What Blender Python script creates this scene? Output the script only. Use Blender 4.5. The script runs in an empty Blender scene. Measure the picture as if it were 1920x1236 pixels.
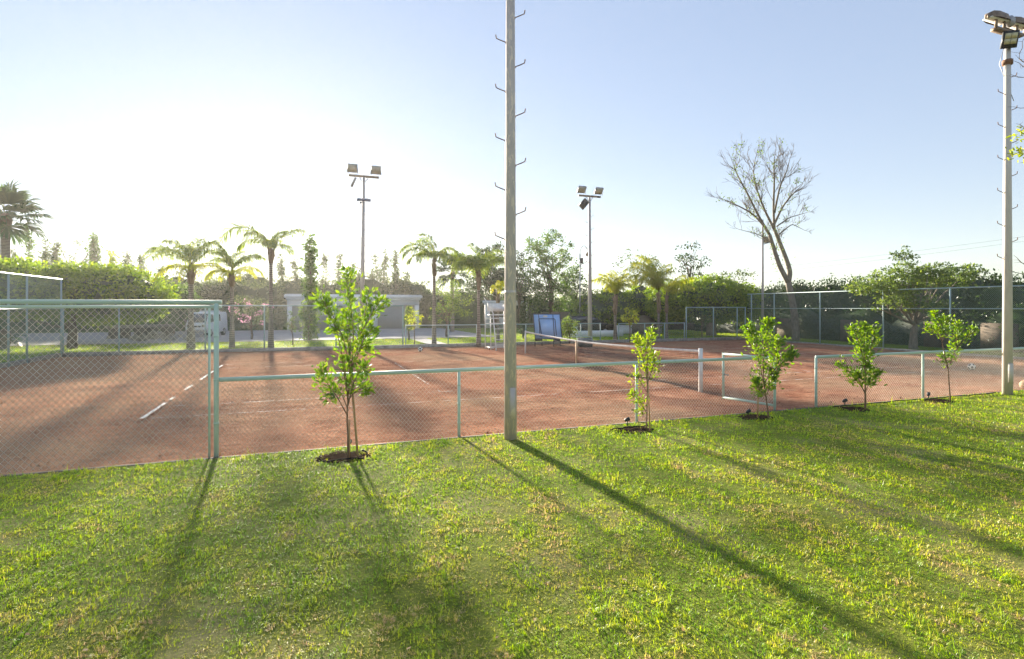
import bpy, math, random
import numpy as np
from mathutils import Vector

# ---------------------------------------------------------------- camera, sky, sun, exposure
sc = bpy.context.scene
COL = sc.collection
R = math.radians
F, HZ, H = 1030.0, 577.0, 2.18          # focal length and horizon of the photo in its pixels, eye height
YAW = R(20.25)
CX, CY = 1.20, -8.96                    # x runs along the near court fence, y away from the camera
CS, SN = math.cos(YAW), math.sin(YAW)
cam = bpy.data.objects.new('camera', bpy.data.cameras.new('camera'))
COL.objects.link(cam)
cam.location = (CX, CY, H)
cam.rotation_euler = (R(90), 0, -YAW)
cam.data.sensor_width = 36
cam.data.lens = F / 1920 * 36
cam.data.shift_y = -41 / 1920
cam.data.clip_start = 0.05
cam.data.clip_end = 3000
sc.camera = cam

SUN_EL, SUN_ROT = R(12.6), R(-3.7)
world = bpy.data.worlds.new('World')
sc.world = world
world.use_nodes = True
wn = world.node_tree
sky = wn.nodes.new('ShaderNodeTexSky')
sky.sky_type = 'NISHITA'
sky.sun_disc = False
sky.sun_elevation = SUN_EL
sky.sun_rotation = SUN_ROT
sky.air_density = 1.0
sky.dust_density = 0.03
sky.ozone_density = 2.0
bg = wn.nodes['Background']
bg.inputs[1].default_value = 0.108
gam = wn.nodes.new('ShaderNodeGamma')          # the sky's own range, compressed as in the photograph
gam.inputs[1].default_value = 0.42
sat = wn.nodes.new('ShaderNodeHueSaturation')
sat.inputs['Saturation'].default_value = 1.25
sat.inputs['Hue'].default_value = 0.52
wn.links.new(sky.outputs[0], gam.inputs[0])
wn.links.new(gam.outputs[0], sat.inputs['Color'])
wn.links.new(sat.outputs[0], bg.inputs[0])
sunv = Vector((math.sin(SUN_ROT) * math.cos(SUN_EL), math.cos(SUN_ROT) * math.cos(SUN_EL), math.sin(SUN_EL)))
sl = bpy.data.lights.new('sun', 'SUN')
sl.energy = 4.3
sl.angle = R(2.2)
sl.color = (1.0, 0.89, 0.73)
so = bpy.data.objects.new('sun', sl)
COL.objects.link(so)
so.rotation_euler = sunv.to_track_quat('Z', 'Y').to_euler()
sc.view_settings.view_transform = 'Standard'
sc.view_settings.look = 'None'
sc.view_settings.exposure = 2.22
sc.view_settings.gamma = 1
sc.cycles.use_denoising = True
sc.cycles.max_bounces = 8
sc.cycles.diffuse_bounces = 3
sc.cycles.transmission_bounces = 4
sc.cycles.transparent_max_bounces = 12
sc.cycles.volume_bounces = 0

# ---------------------------------------------------------------- measuring helpers
def W(px, Z):
    X = (px - 960) * Z / F
    return (CX + CS * X + SN * Z, CY - SN * X + CS * Z)
def G(px, py, z=0.0):
    return W(px, (H - z) * F / (py - HZ))
def zy(py, Z):
    return H + (HZ - py) * Z / F
def depth(p):
    return (p[0] - CX) * SN + (p[1] - CY) * CS
CAMR = np.array([CS, -SN, 0.0])
CAMF = np.array([SN, CS, 0.0])

# ---------------------------------------------------------------- mesh helpers
class MB:
    def __init__(s): s.v = []; s.f = []; s.n = 0
    def add(s, V, *Fs, mi=0):
        V = np.asarray(V, float).reshape(-1, 3)
        s.v.append(V)
        for Fa in Fs:
            Fa = np.asarray(Fa, int)
            if Fa.size == 0: continue
            if Fa.ndim == 1: Fa = Fa[None]
            s.f.append((Fa + s.n, mi))
        s.n += len(V)
        return s
    def box(s, c, size, rz=0.0, ax=None, mi=0):
        h = np.array(size, float) / 2
        P = np.array([[i, j, k] for k in (-1, 1) for j in (-1, 1) for i in (-1, 1)]) * h
        if ax is not None: P = P @ np.array(ax, float)
        else:
            cz, sz = math.cos(rz), math.sin(rz)
            P = np.stack([P[:, 0] * cz - P[:, 1] * sz, P[:, 0] * sz + P[:, 1] * cz, P[:, 2]], 1)
        return s.add(P + np.array(c, float), [[0, 2, 3, 1], [4, 5, 7, 6], [0, 1, 5, 4], [2, 6, 7, 3], [0, 4, 6, 2], [1, 3, 7, 5]], mi=mi)
    def tube(s, pts, rad, sides=8, cap=True, mi=0):
        pts = np.asarray(pts, float)
        n = len(pts)
        rad = np.full(n, rad, float) if np.isscalar(rad) else np.asarray(rad, float)
        T = np.gradient(pts, axis=0)
        T /= np.linalg.norm(T, axis=1)[:, None] + 1e-12
        up = np.array([0, 0, 1.0]) if abs(T[0][2]) < .9 else np.array([1.0, 0, 0])
        V = []
        a = np.arange(sides) * 2 * math.pi / sides + math.pi / sides
        for i in range(n):
            u = np.cross(up, T[i]); u /= np.linalg.norm(u) + 1e-12
            w = np.cross(T[i], u); up = w if n > 2 and abs(T[i][2]) >= .9 and False else up
            V.append(pts[i] + rad[i] * (np.cos(a)[:, None] * u + np.sin(a)[:, None] * w))
        V = np.concatenate(V)
        Q = []
        for i in range(n - 1):
            for k in range(sides):
                k2 = (k + 1) % sides
                Q.append([i * sides + k, i * sides + k2, (i + 1) * sides + k2, (i + 1) * sides + k])
        caps = [[list(range(sides))[::-1]], [list(range((n - 1) * sides, n * sides))]] if cap else []
        return s.add(V, Q, *caps, mi=mi)
    def lathe(s, c, prof, sides=16, mi=0):
        c = np.array(c, float)
        a = np.arange(sides) * 2 * math.pi / sides
        V = np.concatenate([np.stack([r * np.cos(a), r * np.sin(a), np.full(sides, z)], 1) for r, z in prof]) + c
        Q = [[i * sides + k, i * sides + (k + 1) % sides, (i + 1) * sides + (k + 1) % sides, (i + 1) * sides + k]
             for i in range(len(prof) - 1) for k in range(sides)]
        n = len(prof)
        return s.add(V, Q, [list(range(sides))[::-1]], [list(range((n - 1) * sides, n * sides))], mi=mi)
    def wires(s, P0, P1, r, sides=3):
        P0 = np.asarray(P0, float); P1 = np.asarray(P1, float)
        d = P1 - P0; d /= np.linalg.norm(d, axis=1)[:, None] + 1e-12
        ref = np.where(np.abs(d[:, 2:3]) < .95, np.array([[0, 0, 1.0]]), np.array([[1.0, 0, 0]]))
        u = np.cross(ref, d); u /= np.linalg.norm(u, axis=1)[:, None] + 1e-12
        w = np.cross(d, u)
        ring = [r * (math.cos(k * 2 * math.pi / sides) * u + math.sin(k * 2 * math.pi / sides) * w) for k in range(sides)]
        V = np.stack([P0 + q for q in ring] + [P1 + q for q in ring], 1)
        m = len(P0)
        base = (np.arange(m) * 2 * sides)[:, None]
        Q = np.concatenate([base + np.array([[k, (k + 1) % sides, sides + (k + 1) % sides, sides + k]]) for k in range(sides)])
        return s.add(V.reshape(-1, 3), Q)
    def build(s, name, mats, parent=None, smooth=False, loc=None):
        org = np.zeros(3)
        if parent is not None: org = np.array(abs_loc(parent))
        elif loc is not None: org = np.array(loc, float)
        V = np.concatenate(s.v) - org
        me = bpy.data.meshes.new(name)
        me.vertices.add(len(V)); me.vertices.foreach_set('co', V.astype(np.float32).ravel())
        lv = np.concatenate([f.ravel() for f, _ in s.f])
        lt = np.concatenate([np.full(len(f), f.shape[1]) for f, _ in s.f])
        ls = np.concatenate([[0], np.cumsum(lt)[:-1]])
        me.loops.add(len(lv)); me.loops.foreach_set('vertex_index', lv.astype(np.int32))
        me.polygons.add(len(lt)); me.polygons.foreach_set('loop_start', ls.astype(np.int32))
        if not isinstance(mats, (list, tuple)): mats = [mats]
        for m in mats: me.materials.append(m)
        if len(mats) > 1:
            me.polygons.foreach_set('material_index', np.concatenate([np.full(len(f), i) for f, i in s.f]).astype(np.int32))
        if smooth: me.polygons.foreach_set('use_smooth', np.ones(len(lt), bool))
        me.update(calc_edges=True)
        o = bpy.data.objects.new(name, me)
        COL.objects.link(o)
        if parent is not None: o.parent = parent
        elif loc is not None: o.location = loc
        return o

def abs_loc(o):
    v = Vector(o.location)
    while o.parent is not None:
        o = o.parent; v = v + Vector(o.location)
    return v
def tag(o, label, cat, group=None):
    o['label'] = label; o['category'] = cat
    if group: o['group'] = group
    return o
def thing(name, label, cat, loc, group=None):
    o = bpy.data.objects.new(name, None)
    o.empty_display_size = .2
    COL.objects.link(o)
    o.location = tuple(float(c) for c in loc)
    return tag(o, label, cat, group)
def kind(o, k): o['kind'] = k; return o

# ---------------------------------------------------------------- materials
class NT:
    def __init__(s, name):
        s.m = bpy.data.materials.new(name); s.m.use_nodes = True
        s.t = s.m.node_tree; s.t.nodes.clear()
        s.out = s.t.nodes.new('ShaderNodeOutputMaterial')
    def n(s, typ, **kw):
        nd = s.t.nodes.new('ShaderNode' + typ)
        for k, v in kw.items(): setattr(nd, k, v)
        return nd
    def l(s, a, b): s.t.links.new(a, b)
    def noise(s, scale, detail=4, rough=.55, vec=None, dist=0.0):
        nd = s.n('TexNoise')
        nd.inputs['Scale'].default_value = scale; nd.inputs['Detail'].default_value = detail
        nd.inputs['Roughness'].default_value = rough; nd.inputs['Distortion'].default_value = dist
        if vec is not None: s.l(vec, nd.inputs['Vector'])
        return nd.outputs['Fac']
    def coords(s, scale=(1, 1, 1)):
        tc = s.n('TexCoord'); mp = s.n('Mapping'); mp.inputs['Scale'].default_value = scale
        s.l(tc.outputs['Object'], mp.inputs['Vector'])
        return mp.outputs[0]
    def ramp(s, fac, stops, mode='LINEAR'):
        r = s.n('ValToRGB'); r.color_ramp.interpolation = mode
        el = r.color_ramp.elements
        while len(el) < len(stops): el.new(.5)
        for e, (p, c) in zip(el, stops):
            e.position = p; e.color = (*c, 1) if len(c) == 3 else c
        s.l(fac, r.inputs[0])
        return r.outputs[0]
    def mix(s, fac, a, b, blend='MIX'):
        m = s.n('Mix', data_type='RGBA', blend_type=blend)
        for sock, v in ((m.inputs[0], fac), (m.inputs[6], a), (m.inputs[7], b)):
            if hasattr(v, 'is_output'): s.l(v, sock)
            elif isinstance(v, (int, float)): sock.default_value = v
            else: sock.default_value = (*v, 1)
        return m.outputs[2]
    def bump(s, h, strength=.3, dist=.02):
        b = s.n('Bump'); b.inputs['Strength'].default_value = strength; b.inputs['Distance'].default_value = dist
        s.l(h, b.inputs['Height'])
        return b.outputs[0]
    def principled(s, color, rough=.7, metal=0.0, normal=None, spec=.3):
        p = s.n('BsdfPrincipled')
        if hasattr(color, 'is_output'): s.l(color, p.inputs['Base Color'])
        else: p.inputs['Base Color'].default_value = (*color, 1)
        if hasattr(rough, 'is_output'): s.l(rough, p.inputs['Roughness'])
        else: p.inputs['Roughness'].default_value = rough
        p.inputs['Metallic'].default_value = metal
        p.inputs['Specular IOR Level'].default_value = spec
        if normal is not None: s.l(normal, p.inputs['Normal'])
        return p
    def done(s, sh): s.l(sh.outputs[0], s.out.inputs[0]); return s.m

def mat_plain(name, c, rough=.6, metal=0.0, vary=.18, scale=6.0, spec=.35, bump=.15):
    t = NT(name)
    f = t.noise(scale, 6, .6, t.coords())
    d = tuple(max(0, x * (1 - vary)) for x in c); e = tuple(min(1, x * (1 + vary)) for x in c)
    col = t.ramp(f, [(.3, d), (.7, e)])
    nr = t.bump(t.noise(scale * 9, 3, .6, t.coords()), bump, .004)
    return t.done(t.principled(col, rough, metal, nr, spec))

def mat_leaf(name, c1, c2, c3=None, trans=.42, rough=.5, gloss=.06, big=.6):
    t = NT(name)
    g = t.n('NewGeometry')
    stops = [(0, c1), (.6, c2)] + ([(1, c3)] if c3 else [])
    col = t.ramp(g.outputs['Random Per Island'], stops)
    nz = t.noise(big, 2, .5, t.coords())
    col = t.mix(t.ramp(nz, [(.35, (0, 0, 0)), (.7, (.55, .55, .55))]), col, c2)
    d = t.n('BsdfDiffuse'); tr = t.n('BsdfTranslucent'); gl = t.n('BsdfGlossy')
    gl.inputs['Roughness'].default_value = rough
    t.l(col, d.inputs[0])
    hs = t.n('HueSaturation'); hs.inputs['Hue'].default_value = .485; hs.inputs['Saturation'].default_value = 1.12; hs.inputs['Value'].default_value = 1.5
    t.l(col, hs.inputs['Color']); t.l(hs.outputs[0], tr.inputs[0])
    m1 = t.n('MixShader'); m1.inputs[0].default_value = trans
    t.l(d.outputs[0], m1.inputs[1]); t.l(tr.outputs[0], m1.inputs[2])
    m2 = t.n('MixShader'); m2.inputs[0].default_value = gloss
    t.l(m1.outputs[0], m2.inputs[1]); t.l(gl.outputs[0], m2.inputs[2])
    return t.done(m2)

def mat_bark(name, c1, c2, ring=0.0, scale=9.0):
    t = NT(name)
    v = t.coords((1, 1, .35 if not ring else 1.0))
    f = t.noise(scale, 6, .65, v)
    if ring:
        w = t.n('TexWave', wave_type='BANDS', bands_direction='Z')
        w.inputs['Scale'].default_value = ring; w.inputs['Distortion'].default_value = 1.5; w.inputs['Detail'].default_value = 3
        t.l(t.coords(), w.inputs['Vector'])
        mx = t.n('Math', operation='MULTIPLY_ADD'); t.l(w.outputs['Fac'], mx.inputs[0]); mx.inputs[1].default_value = .45
        h2 = t.n('Math', operation='MULTIPLY'); t.l(f, h2.inputs[0]); h2.inputs[1].default_value = .75
        t.l(h2.outputs[0], mx.inputs[2]); f = mx.outputs[0]
    col = t.ramp(f, [(.3, c1), (.72, c2)])
    return t.done(t.principled(col, .85, 0, t.bump(f, .6, .03), .2))

def mat_paint(name, c, faded, rust):
    t = NT(name)
    v = t.coords((1, 1, 1))
    col = t.mix(t.noise(3.0, 6, .65, v), c, faded)
    col = t.mix(t.ramp(t.noise(7.0, 8, .7, v, .4), [(.63, (0, 0, 0)), (.70, (1, 1, 1))]), col, rust)
    col = t.mix(t.noise(1.1, 4, .6, v), col, tuple(x * .9 for x in c))
    return t.done(t.principled(col, .48, 0, t.bump(t.noise(60, 3, .6, v), .2, .003), .2))
M = {}
M['green_paint'] = mat_paint('pale_green_paint', (.46, .63, .54), (.58, .66, .57), (.32, .22, .14))
M['blue_green'] = mat_paint('blue_green_paint', (.30, .44, .45), (.42, .50, .48), (.22, .15, .10))
M['wire'] = mat_plain('galvanised_wire', (.66, .62, .53), .4, .25, .2, 4, .5)
M['wire_green'] = mat_plain('coated_wire', (.22, .33, .31), .45, .1, .2, 4, .4)
M['white_paint'] = mat_plain('white_paint', (.74, .74, .72), .5, 0, .08, 3)
M['white_steel'] = mat_plain('white_steel', (.70, .70, .68), .45, 0, .12, 8)
M['garage_white'] = mat_plain('garage_white_plaster', (.77, .79, .83), .8, 0, .06, 1.2)
M['grey_steel'] = mat_plain('grey_steel', (.33, .33, .34), .5, .4, .2, 9)
M['dark_steel'] = mat_plain('dark_steel', (.035, .037, .04), .45, .2, .3, 9)
M['rust'] = mat_plain('rusty_iron', (.20, .105, .06), .8, .1, .4, 14)
M['lamp_rust'] = mat_plain('weathered_lamp_body', (.23, .17, .12), .65, .3, .55, 7)
M['lens'] = mat_plain('lamp_glass', (.40, .37, .29), .35, 0, .2, 20, .4)
M['led'] = mat_plain('led_panel', (.52, .49, .30), .3, 0, .1, 40, .5)
M['concrete'] = mat_plain('concrete', (.30, .28, .25), .9, 0, .35, 5, .2, .5)
M['kerb_dark'] = mat_plain('mossy_kerb', (.13, .115, .095), .95, 0, .4, 4, .1, .5)
M['stone'] = mat_plain('garden_wall_render', (.17, .138, .105), .9, 0, .25, 1.5, .2, .4)
M['stake'] = mat_plain('stake_wood', (.45, .29, .15), .75, 0, .3, 11, .25, .4)
M['soil'] = mat_plain('soil', (.045, .031, .022), .98, 0, .5, 16, .0, .9)
M['rubber'] = mat_plain('black_rubber', (.018, .017, .016), .9, 0, .3, 10, .05)
M['blue_board'] = mat_plain('blue_table_board', (.33, .53, .85), .35, 0, .07, 2, .5)
M['navy'] = mat_plain('navy_steel', (.02, .035, .11), .4, .2, .2, 6, .5)
M['van_paint'] = mat_plain('van_white_paint', (.72, .75, .80), .3, 0, .05, 3, .6, .0)
M['glass'] = mat_plain('dark_glass', (.05, .06, .075), .08, 0, .2, 3, .8, .0)
M['car_paint'] = mat_plain('dark_car_paint', (.03, .032, .036), .25, .2, .1, 3, .6, .0)
M['ball_white'] = mat_plain('ball_white', (.70, .69, .64), .6, 0, .1, 12)
M['ball_black'] = mat_plain('ball_black', (.025, .025, .03), .6, 0, .2, 12)
M['ball_tan'] = mat_plain('ball_tan', (.62, .42, .25), .7, 0, .2, 14)
M['net'] = mat_plain('net_cord', (.03, .032, .03), .7, 0, .2, 6)
M['tape'] = mat_plain('net_tape', (.74, .72, .68), .8, 0, .15, 6)
M['strap'] = mat_plain('net_strap', (.55, .40, .26), .85, 0, .3, 8)
M['roller'] = mat_plain('roller_drum', (.20, .21, .19), .8, .1, .45, 6, .3, .5)
M['solar'] = mat_plain('solar_panel', (.10, .12, .20), .2, .2, .1, 6, .6)
M['trunk'] = mat_bark('brown_bark', (.07, .05, .035), (.22, .17, .12))
M['pale_trunk'] = mat_bark('pale_bark', (.14, .12, .09), (.34, .29, .23))
M['grey_bark'] = mat_bark('grey_bark', (.10, .085, .07), (.24, .20, .16))
M['palm_trunk'] = mat_bark('palm_bark', (.10, .085, .07), (.29, .25, .21), 3.2, 6)
M['palm_boot'] = mat_bark('palm_leaf_bases', (.12, .085, .055), (.31, .235, .16), 0, 5)
M['sap_trunk'] = mat_bark('sapling_bark', (.10, .06, .035), (.30, .20, .12), 0, 20)
M['leaf_sap'] = mat_leaf('citrus_leaf', (.04, .11, .016), (.13, .25, .022), (.28, .38, .035), .5, .4, .06, 3)
M['leaf_sap_y'] = mat_leaf('young_citrus_leaf', (.08, .16, .016), (.18, .29, .022), (.33, .38, .04), .52, .4, .05, 3)
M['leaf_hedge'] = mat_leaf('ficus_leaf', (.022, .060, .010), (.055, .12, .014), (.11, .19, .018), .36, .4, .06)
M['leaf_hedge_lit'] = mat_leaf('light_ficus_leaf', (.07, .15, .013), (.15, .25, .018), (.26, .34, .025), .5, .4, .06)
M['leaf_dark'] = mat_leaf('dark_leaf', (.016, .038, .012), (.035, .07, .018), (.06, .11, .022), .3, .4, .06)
M['leaf_grey'] = mat_leaf('grey_green_leaf', (.05, .075, .035), (.09, .13, .05), (.17, .21, .08), .42, .5, .05)
M['leaf_mid'] = mat_leaf('mid_leaf', (.035, .085, .018), (.075, .15, .025), (.14, .22, .035), .42, .4, .06)
M['leaf_tipu'] = mat_leaf('feathery_leaf', (.05, .10, .03), (.115, .18, .04), (.21, .27, .05), .48, .5, .04)
M['leaf_lime'] = mat_leaf('lime_leaf', (.20, .28, .03), (.30, .38, .04), (.42, .42, .06), .5, .4, .05)
M['palm_green'] = mat_leaf('palm_leaflet', (.08, .15, .025), (.16, .24, .03), (.30, .33, .04), .52, .35, .08)
M['palm_yellow'] = mat_leaf('yellow_palm_leaflet', (.20, .28, .02), (.34, .38, .03), (.48, .44, .05), .58, .35, .06)
M['palm_pale'] = mat_leaf('pale_palm_leaflet', (.12, .15, .06), (.2, .21, .09), (.3, .28, .13), .45, .35, .08)
M['fan_leaf'] = mat_leaf('fan_palm_leaf', (.03, .075, .03), (.06, .12, .04), (.11, .17, .05), .3, .35, .08)
M['pink'] = mat_leaf('pink_flower', (.42, .22, .30), (.54, .32, .40), (.6, .42, .45), .4, .6, .02)
M['dry'] = mat_leaf('dry_straw', (.28, .17, .08), (.42, .29, .15), (.55, .43, .26), .25, .6, .03)

def mat_pole(name, base, patch, amount):
    t = NT(name)
    v = t.coords((7, 7, 1.5))
    f = t.noise(2.2, 8, .7, v, .6)
    edge = t.ramp(f, [(amount, (0, 0, 0)), (amount + .035, (1, 1, 1))])
    fine = t.noise(9, 5, .6, t.coords((1, 1, .3)))
    b2 = t.mix(fine, tuple(x * .75 for x in base), tuple(min(1, x * 1.2) for x in base))
    col = t.mix(edge, b2, patch)
    # dirt rising from the foot, worn and earthy up to a hand's height
    tc = t.n('TexCoord'); sx = t.n('SeparateXYZ'); t.l(tc.outputs['Object'], sx.inputs[0])
    dirt = t.n('MapRange'); dirt.inputs['From Min'].default_value = .0; dirt.inputs['From Max'].default_value = .45
    dirt.inputs['To Min'].default_value = .55; dirt.inputs['To Max'].default_value = 0
    t.l(sx.outputs[2], dirt.inputs['Value'])
    dm = t.n('Math', operation='MULTIPLY'); t.l(dirt.outputs[0], dm.inputs[0]); t.l(t.noise(6, 4), dm.inputs[1])
    col = t.mix(dm.outputs[0], col, (.25, .18, .09))
    return t.done(t.principled(col, .6, 0, t.bump(f, .35, .006), .35))
M['pole_green'] = mat_pole('peeling_grey_green_paint', (.53, .475, .435), (.72, .62, .50), .525)
M['pole_white'] = mat_pole('peeling_white_paint', (.60, .56, .49), (.25, .24, .21), .66)
M['pole_grey'] = mat_pole('weathered_grey_paint', (.44, .41, .40), (.30, .24, .2), .66)

def mat_clay():
    t = NT('red_clay')
    v = t.coords()
    big = t.noise(.22, 5, .6, v, .4); mid = t.noise(1.6, 8, .68, v, .3); fin = t.noise(26, 4, .65, v)
    col = t.ramp(mid, [(.30, (.20, .088, .056)), (.5, (.375, .178, .112)), (.70, (.50, .275, .178))])
    tan = t.ramp(big, [(.44, (0, 0, 0)), (.66, (.8, .8, .8))])
    straw = t.mix(fin, (.31, .195, .12), (.49, .345, .22))
    col = t.mix(tan, col, straw)
    # paler, strawy towards the left-hand end that has not been rolled
    tc = t.n('TexCoord'); sx = t.n('SeparateXYZ'); t.l(tc.outputs['Object'], sx.inputs[0])
    mr = t.n('MapRange'); mr.inputs['From Min'].default_value = 6; mr.inputs['From Max'].default_value = -5
    mr.inputs['To Min'].default_value = 0; mr.inputs['To Max'].default_value = .75
    t.l(sx.outputs[0], mr.inputs['Value'])
    mm = t.n('Math', operation='MULTIPLY'); t.l(mr.outputs[0], mm.inputs[0]); t.l(t.noise(.9, 6, .7, v), mm.inputs[1])
    col = t.mix(mm.outputs[0], col, (.42, .30, .20))
    fm = t.ramp(fin, [(.30, (.5, .5, .5)), (.5, (.95, .95, .95)), (.72, (1.0, 1.0, 1.0))])
    col = t.mix(1.0, col, fm, 'MULTIPLY')
    tracks = t.noise(3.0, 6, .7, t.coords((.35, 2.2, 1)), .8)
    add = t.n('Math', operation='MULTIPLY_ADD'); t.l(mid, add.inputs[0]); add.inputs[1].default_value = 1.3
    t.l(tracks, add.inputs[2])
    a2 = t.n('Math', operation='MULTIPLY_ADD'); t.l(fin, a2.inputs[0]); a2.inputs[1].default_value = .22; t.l(add.outputs[0], a2.inputs[2])
    return t.done(t.principled(col, .95, 0, t.bump(a2.outputs[0], .85, .07), .0))
M['clay'] = mat_clay()

def mat_line():
    t = NT('worn_white_line')
    f = t.noise(3.2, 7, .72, t.coords(), .3)
    p = t.principled(t.mix(t.noise(30, 3), (.62, .56, .5), (.8, .78, .74)), .9, 0, None, .1)
    tr = t.n('BsdfTransparent'); m = t.n('MixShader')
    t.l(t.ramp(f, [(.46, (0, 0, 0)), (.56, (.9, .9, .9))]), m.inputs[0])
    t.l(tr.outputs[0], m.inputs[1]); t.l(p.outputs[0], m.inputs[2])
    return t.done(m)
M['line_worn'] = mat_line()
M['line'] = mat_plain('white_line_tape', (.72, .68, .62), .9, 0, .12, 9, .1)

def mat_turf(name, dark, light, straw):
    t = NT(name)
    v = t.coords()
    f = t.noise(7, 8, .7, v); b = t.noise(.8, 5, .6, v)
    col = t.ramp(f, [(.3, dark), (.65, light)])
    col = t.mix(t.ramp(b, [(.5, (0, 0, 0)), (.72, (.8, .8, .8))]), col, straw)
    return t.done(t.principled(col, .95, 0, t.bump(t.noise(40, 4, .7, v), .7, .03), .05))
M['turf'] = mat_turf('turf_thatch', (.085, .115, .016), (.22, .25, .04), (.36, .30, .14))
M['turf_far'] = mat_turf('far_turf', (.09, .15, .018), (.17, .25, .025), (.24, .26, .05))
M['earth'] = mat_turf('bare_earth', (.10, .07, .045), (.19, .14, .09), (.13, .12, .05))
M['paving'] = mat_plain('pale_paving', (.33, .32, .33), .85, 0, .14, .9, .2, .4)

def mat_grass():
    t = NT('lawn_blades')
    g = t.n('NewGeometry')
    at = t.n('Attribute'); at.attribute_name = 'tuft'
    ma = t.n('Math', operation='MULTIPLY_ADD'); t.l(g.outputs['Random Per Island'], ma.inputs[0]); ma.inputs[1].default_value = .34
    mb_ = t.n('Math', operation='ADD'); t.l(at.outputs['Fac'], ma.inputs[2]); t.l(ma.outputs[0], mb_.inputs[0]); mb_.inputs[1].default_value = -.17
    col = t.ramp(mb_.outputs[0], [(0, (.07, .18, .01)), (.22, (.17, .33, .014)), (.45, (.33, .47, .02)), (.62, (.46, .52, .035)), (.76, (.52, .47, .12)), (.88, (.56, .43, .22)), (1, (.40, .27, .15))])
    d = t.n('BsdfDiffuse'); tr = t.n('BsdfTranslucent'); gl = t.n('BsdfGlossy'); gl.inputs['Roughness'].default_value = .45
    t.l(col, d.inputs[0])
    hs = t.n('HueSaturation'); hs.inputs['Hue'].default_value = .49; hs.inputs['Saturation'].default_value = 1.1; hs.inputs['Value'].default_value = 1.55
    t.l(col, hs.inputs['Color']); t.l(hs.outputs[0], tr.inputs[0])
    m1 = t.n('MixShader'); m1.inputs[0].default_value = .48
    t.l(d.outputs[0], m1.inputs[1]); t.l(tr.outputs[0], m1.inputs[2])
    m2 = t.n('MixShader'); m2.inputs[0].default_value = .05
    t.l(m1.outputs[0], m2.inputs[1]); t.l(gl.outputs[0], m2.inputs[2])
    return t.done(m2)
M['grass'] = mat_grass()

def mat_shutter():
    t = NT('grey_roller_shutter')
    w = t.n('TexWave', wave_type='BANDS', bands_direction='Z'); w.inputs['Scale'].default_value = 3.2
    t.l(t.coords(), w.inputs['Vector'])
    col = t.mix(t.noise(1.2, 3), (.25, .26, .28), (.31, .32, .34))
    return t.done(t.principled(col, .55, 0, t.bump(w.outputs['Fac'], .5, .02), .3))
M['shutter'] = mat_shutter()

# ---------------------------------------------------------------- ground (the setting)
LX0, LX1 = -9.1, 29.4        # court ends
FY = 20.9                    # far side of the court
LZ = .13                     # lawn level beyond the court
def sheet(name, x0, x1, y0, y1, z, m, nx=1, ny=1):
    xs = np.linspace(x0, x1, nx + 1); ys = np.linspace(y0, y1, ny + 1)
    V = [[x, y, z] for y in ys for x in xs]
    Q = [[j * (nx + 1) + i, j * (nx + 1) + i + 1, (j + 1) * (nx + 1) + i + 1, (j + 1) * (nx + 1) + i] for j in range(ny) for i in range(nx)]
    return kind(MB().add(V, Q).build(name, m), 'structure')
sheet('ground', -900, 900, -300, 1500, -.12, M['earth'])
def clay_court():
    rng = np.random.default_rng(5)
    nx, ny = 300, 170
    xs = np.linspace(LX0 - .02, LX1 + .02, nx); ys = np.linspace(.0, FY + .02, ny)
    X, Y = np.meshgrid(xs, ys)
    Zh = np.zeros_like(X)
    for k in range(70):
        a = rng.normal(0, 1, 2); a /= np.linalg.norm(a)
        fr = rng.uniform(.6, 6)
        Zh += rng.uniform(.3, 1) / fr * np.sin(fr * (a[0] * X * .6 + a[1] * Y * 1.3) + rng.uniform(0, 6.28))
    Zh *= .0075
    V = np.stack([X.ravel(), Y.ravel(), Zh.ravel()], 1)
    i, j = np.meshgrid(np.arange(nx - 1), np.arange(ny - 1))
    b = (j * nx + i).ravel()
    Q = np.stack([b, b + 1, b + nx + 1, b + nx], 1)
    return kind(MB().add(V, Q).build('clay_court', M['clay'], smooth=True), 'structure')
clay_court()
sheet('near_lawn', -30, 60, -16, -.14, .02, M['turf'])
sheet('far_lawn', -70, 70, FY + .18, 60, LZ, M['turf_far'])
sheet('left_lawn', -70, LX0 - .2, -.14, FY + .18, LZ, M['turf_far'])
sheet('right_lawn', LX1 + .2, 70, -.14, FY + .18, .06, M['turf_far'])
sheet('road', -60, 13.6, 27.6, 45.5, LZ + .006, M['paving'])
sheet('side_path', 7.4, 8.5, FY + .2, 27.6, LZ + .005, M['paving'])
kind(MB().box((10.2, FY + .09, .04), (LX1 - LX0 + .4, .18, .26)).build('kerb', M['concrete']), 'structure')
kind(MB().box((LX0 - .1, FY / 2 - .1, .04), (.2, FY + .05, .26)).build('kerb', M['concrete']), 'structure')
kind(MB().box((LX1 + .1, FY / 2 - .1, .0), (.2, FY + .05, .16)).build('kerb', M['concrete']), 'structure')
kind(MB().box((14, -.05, -.035), (60, .10, .1)).build('kerb', M['kerb_dark']), 'structure')
kind(MB().box((-23, 27.5, .1), (73, .16, .14)).build('kerb', M['concrete']), 'structure')

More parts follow.
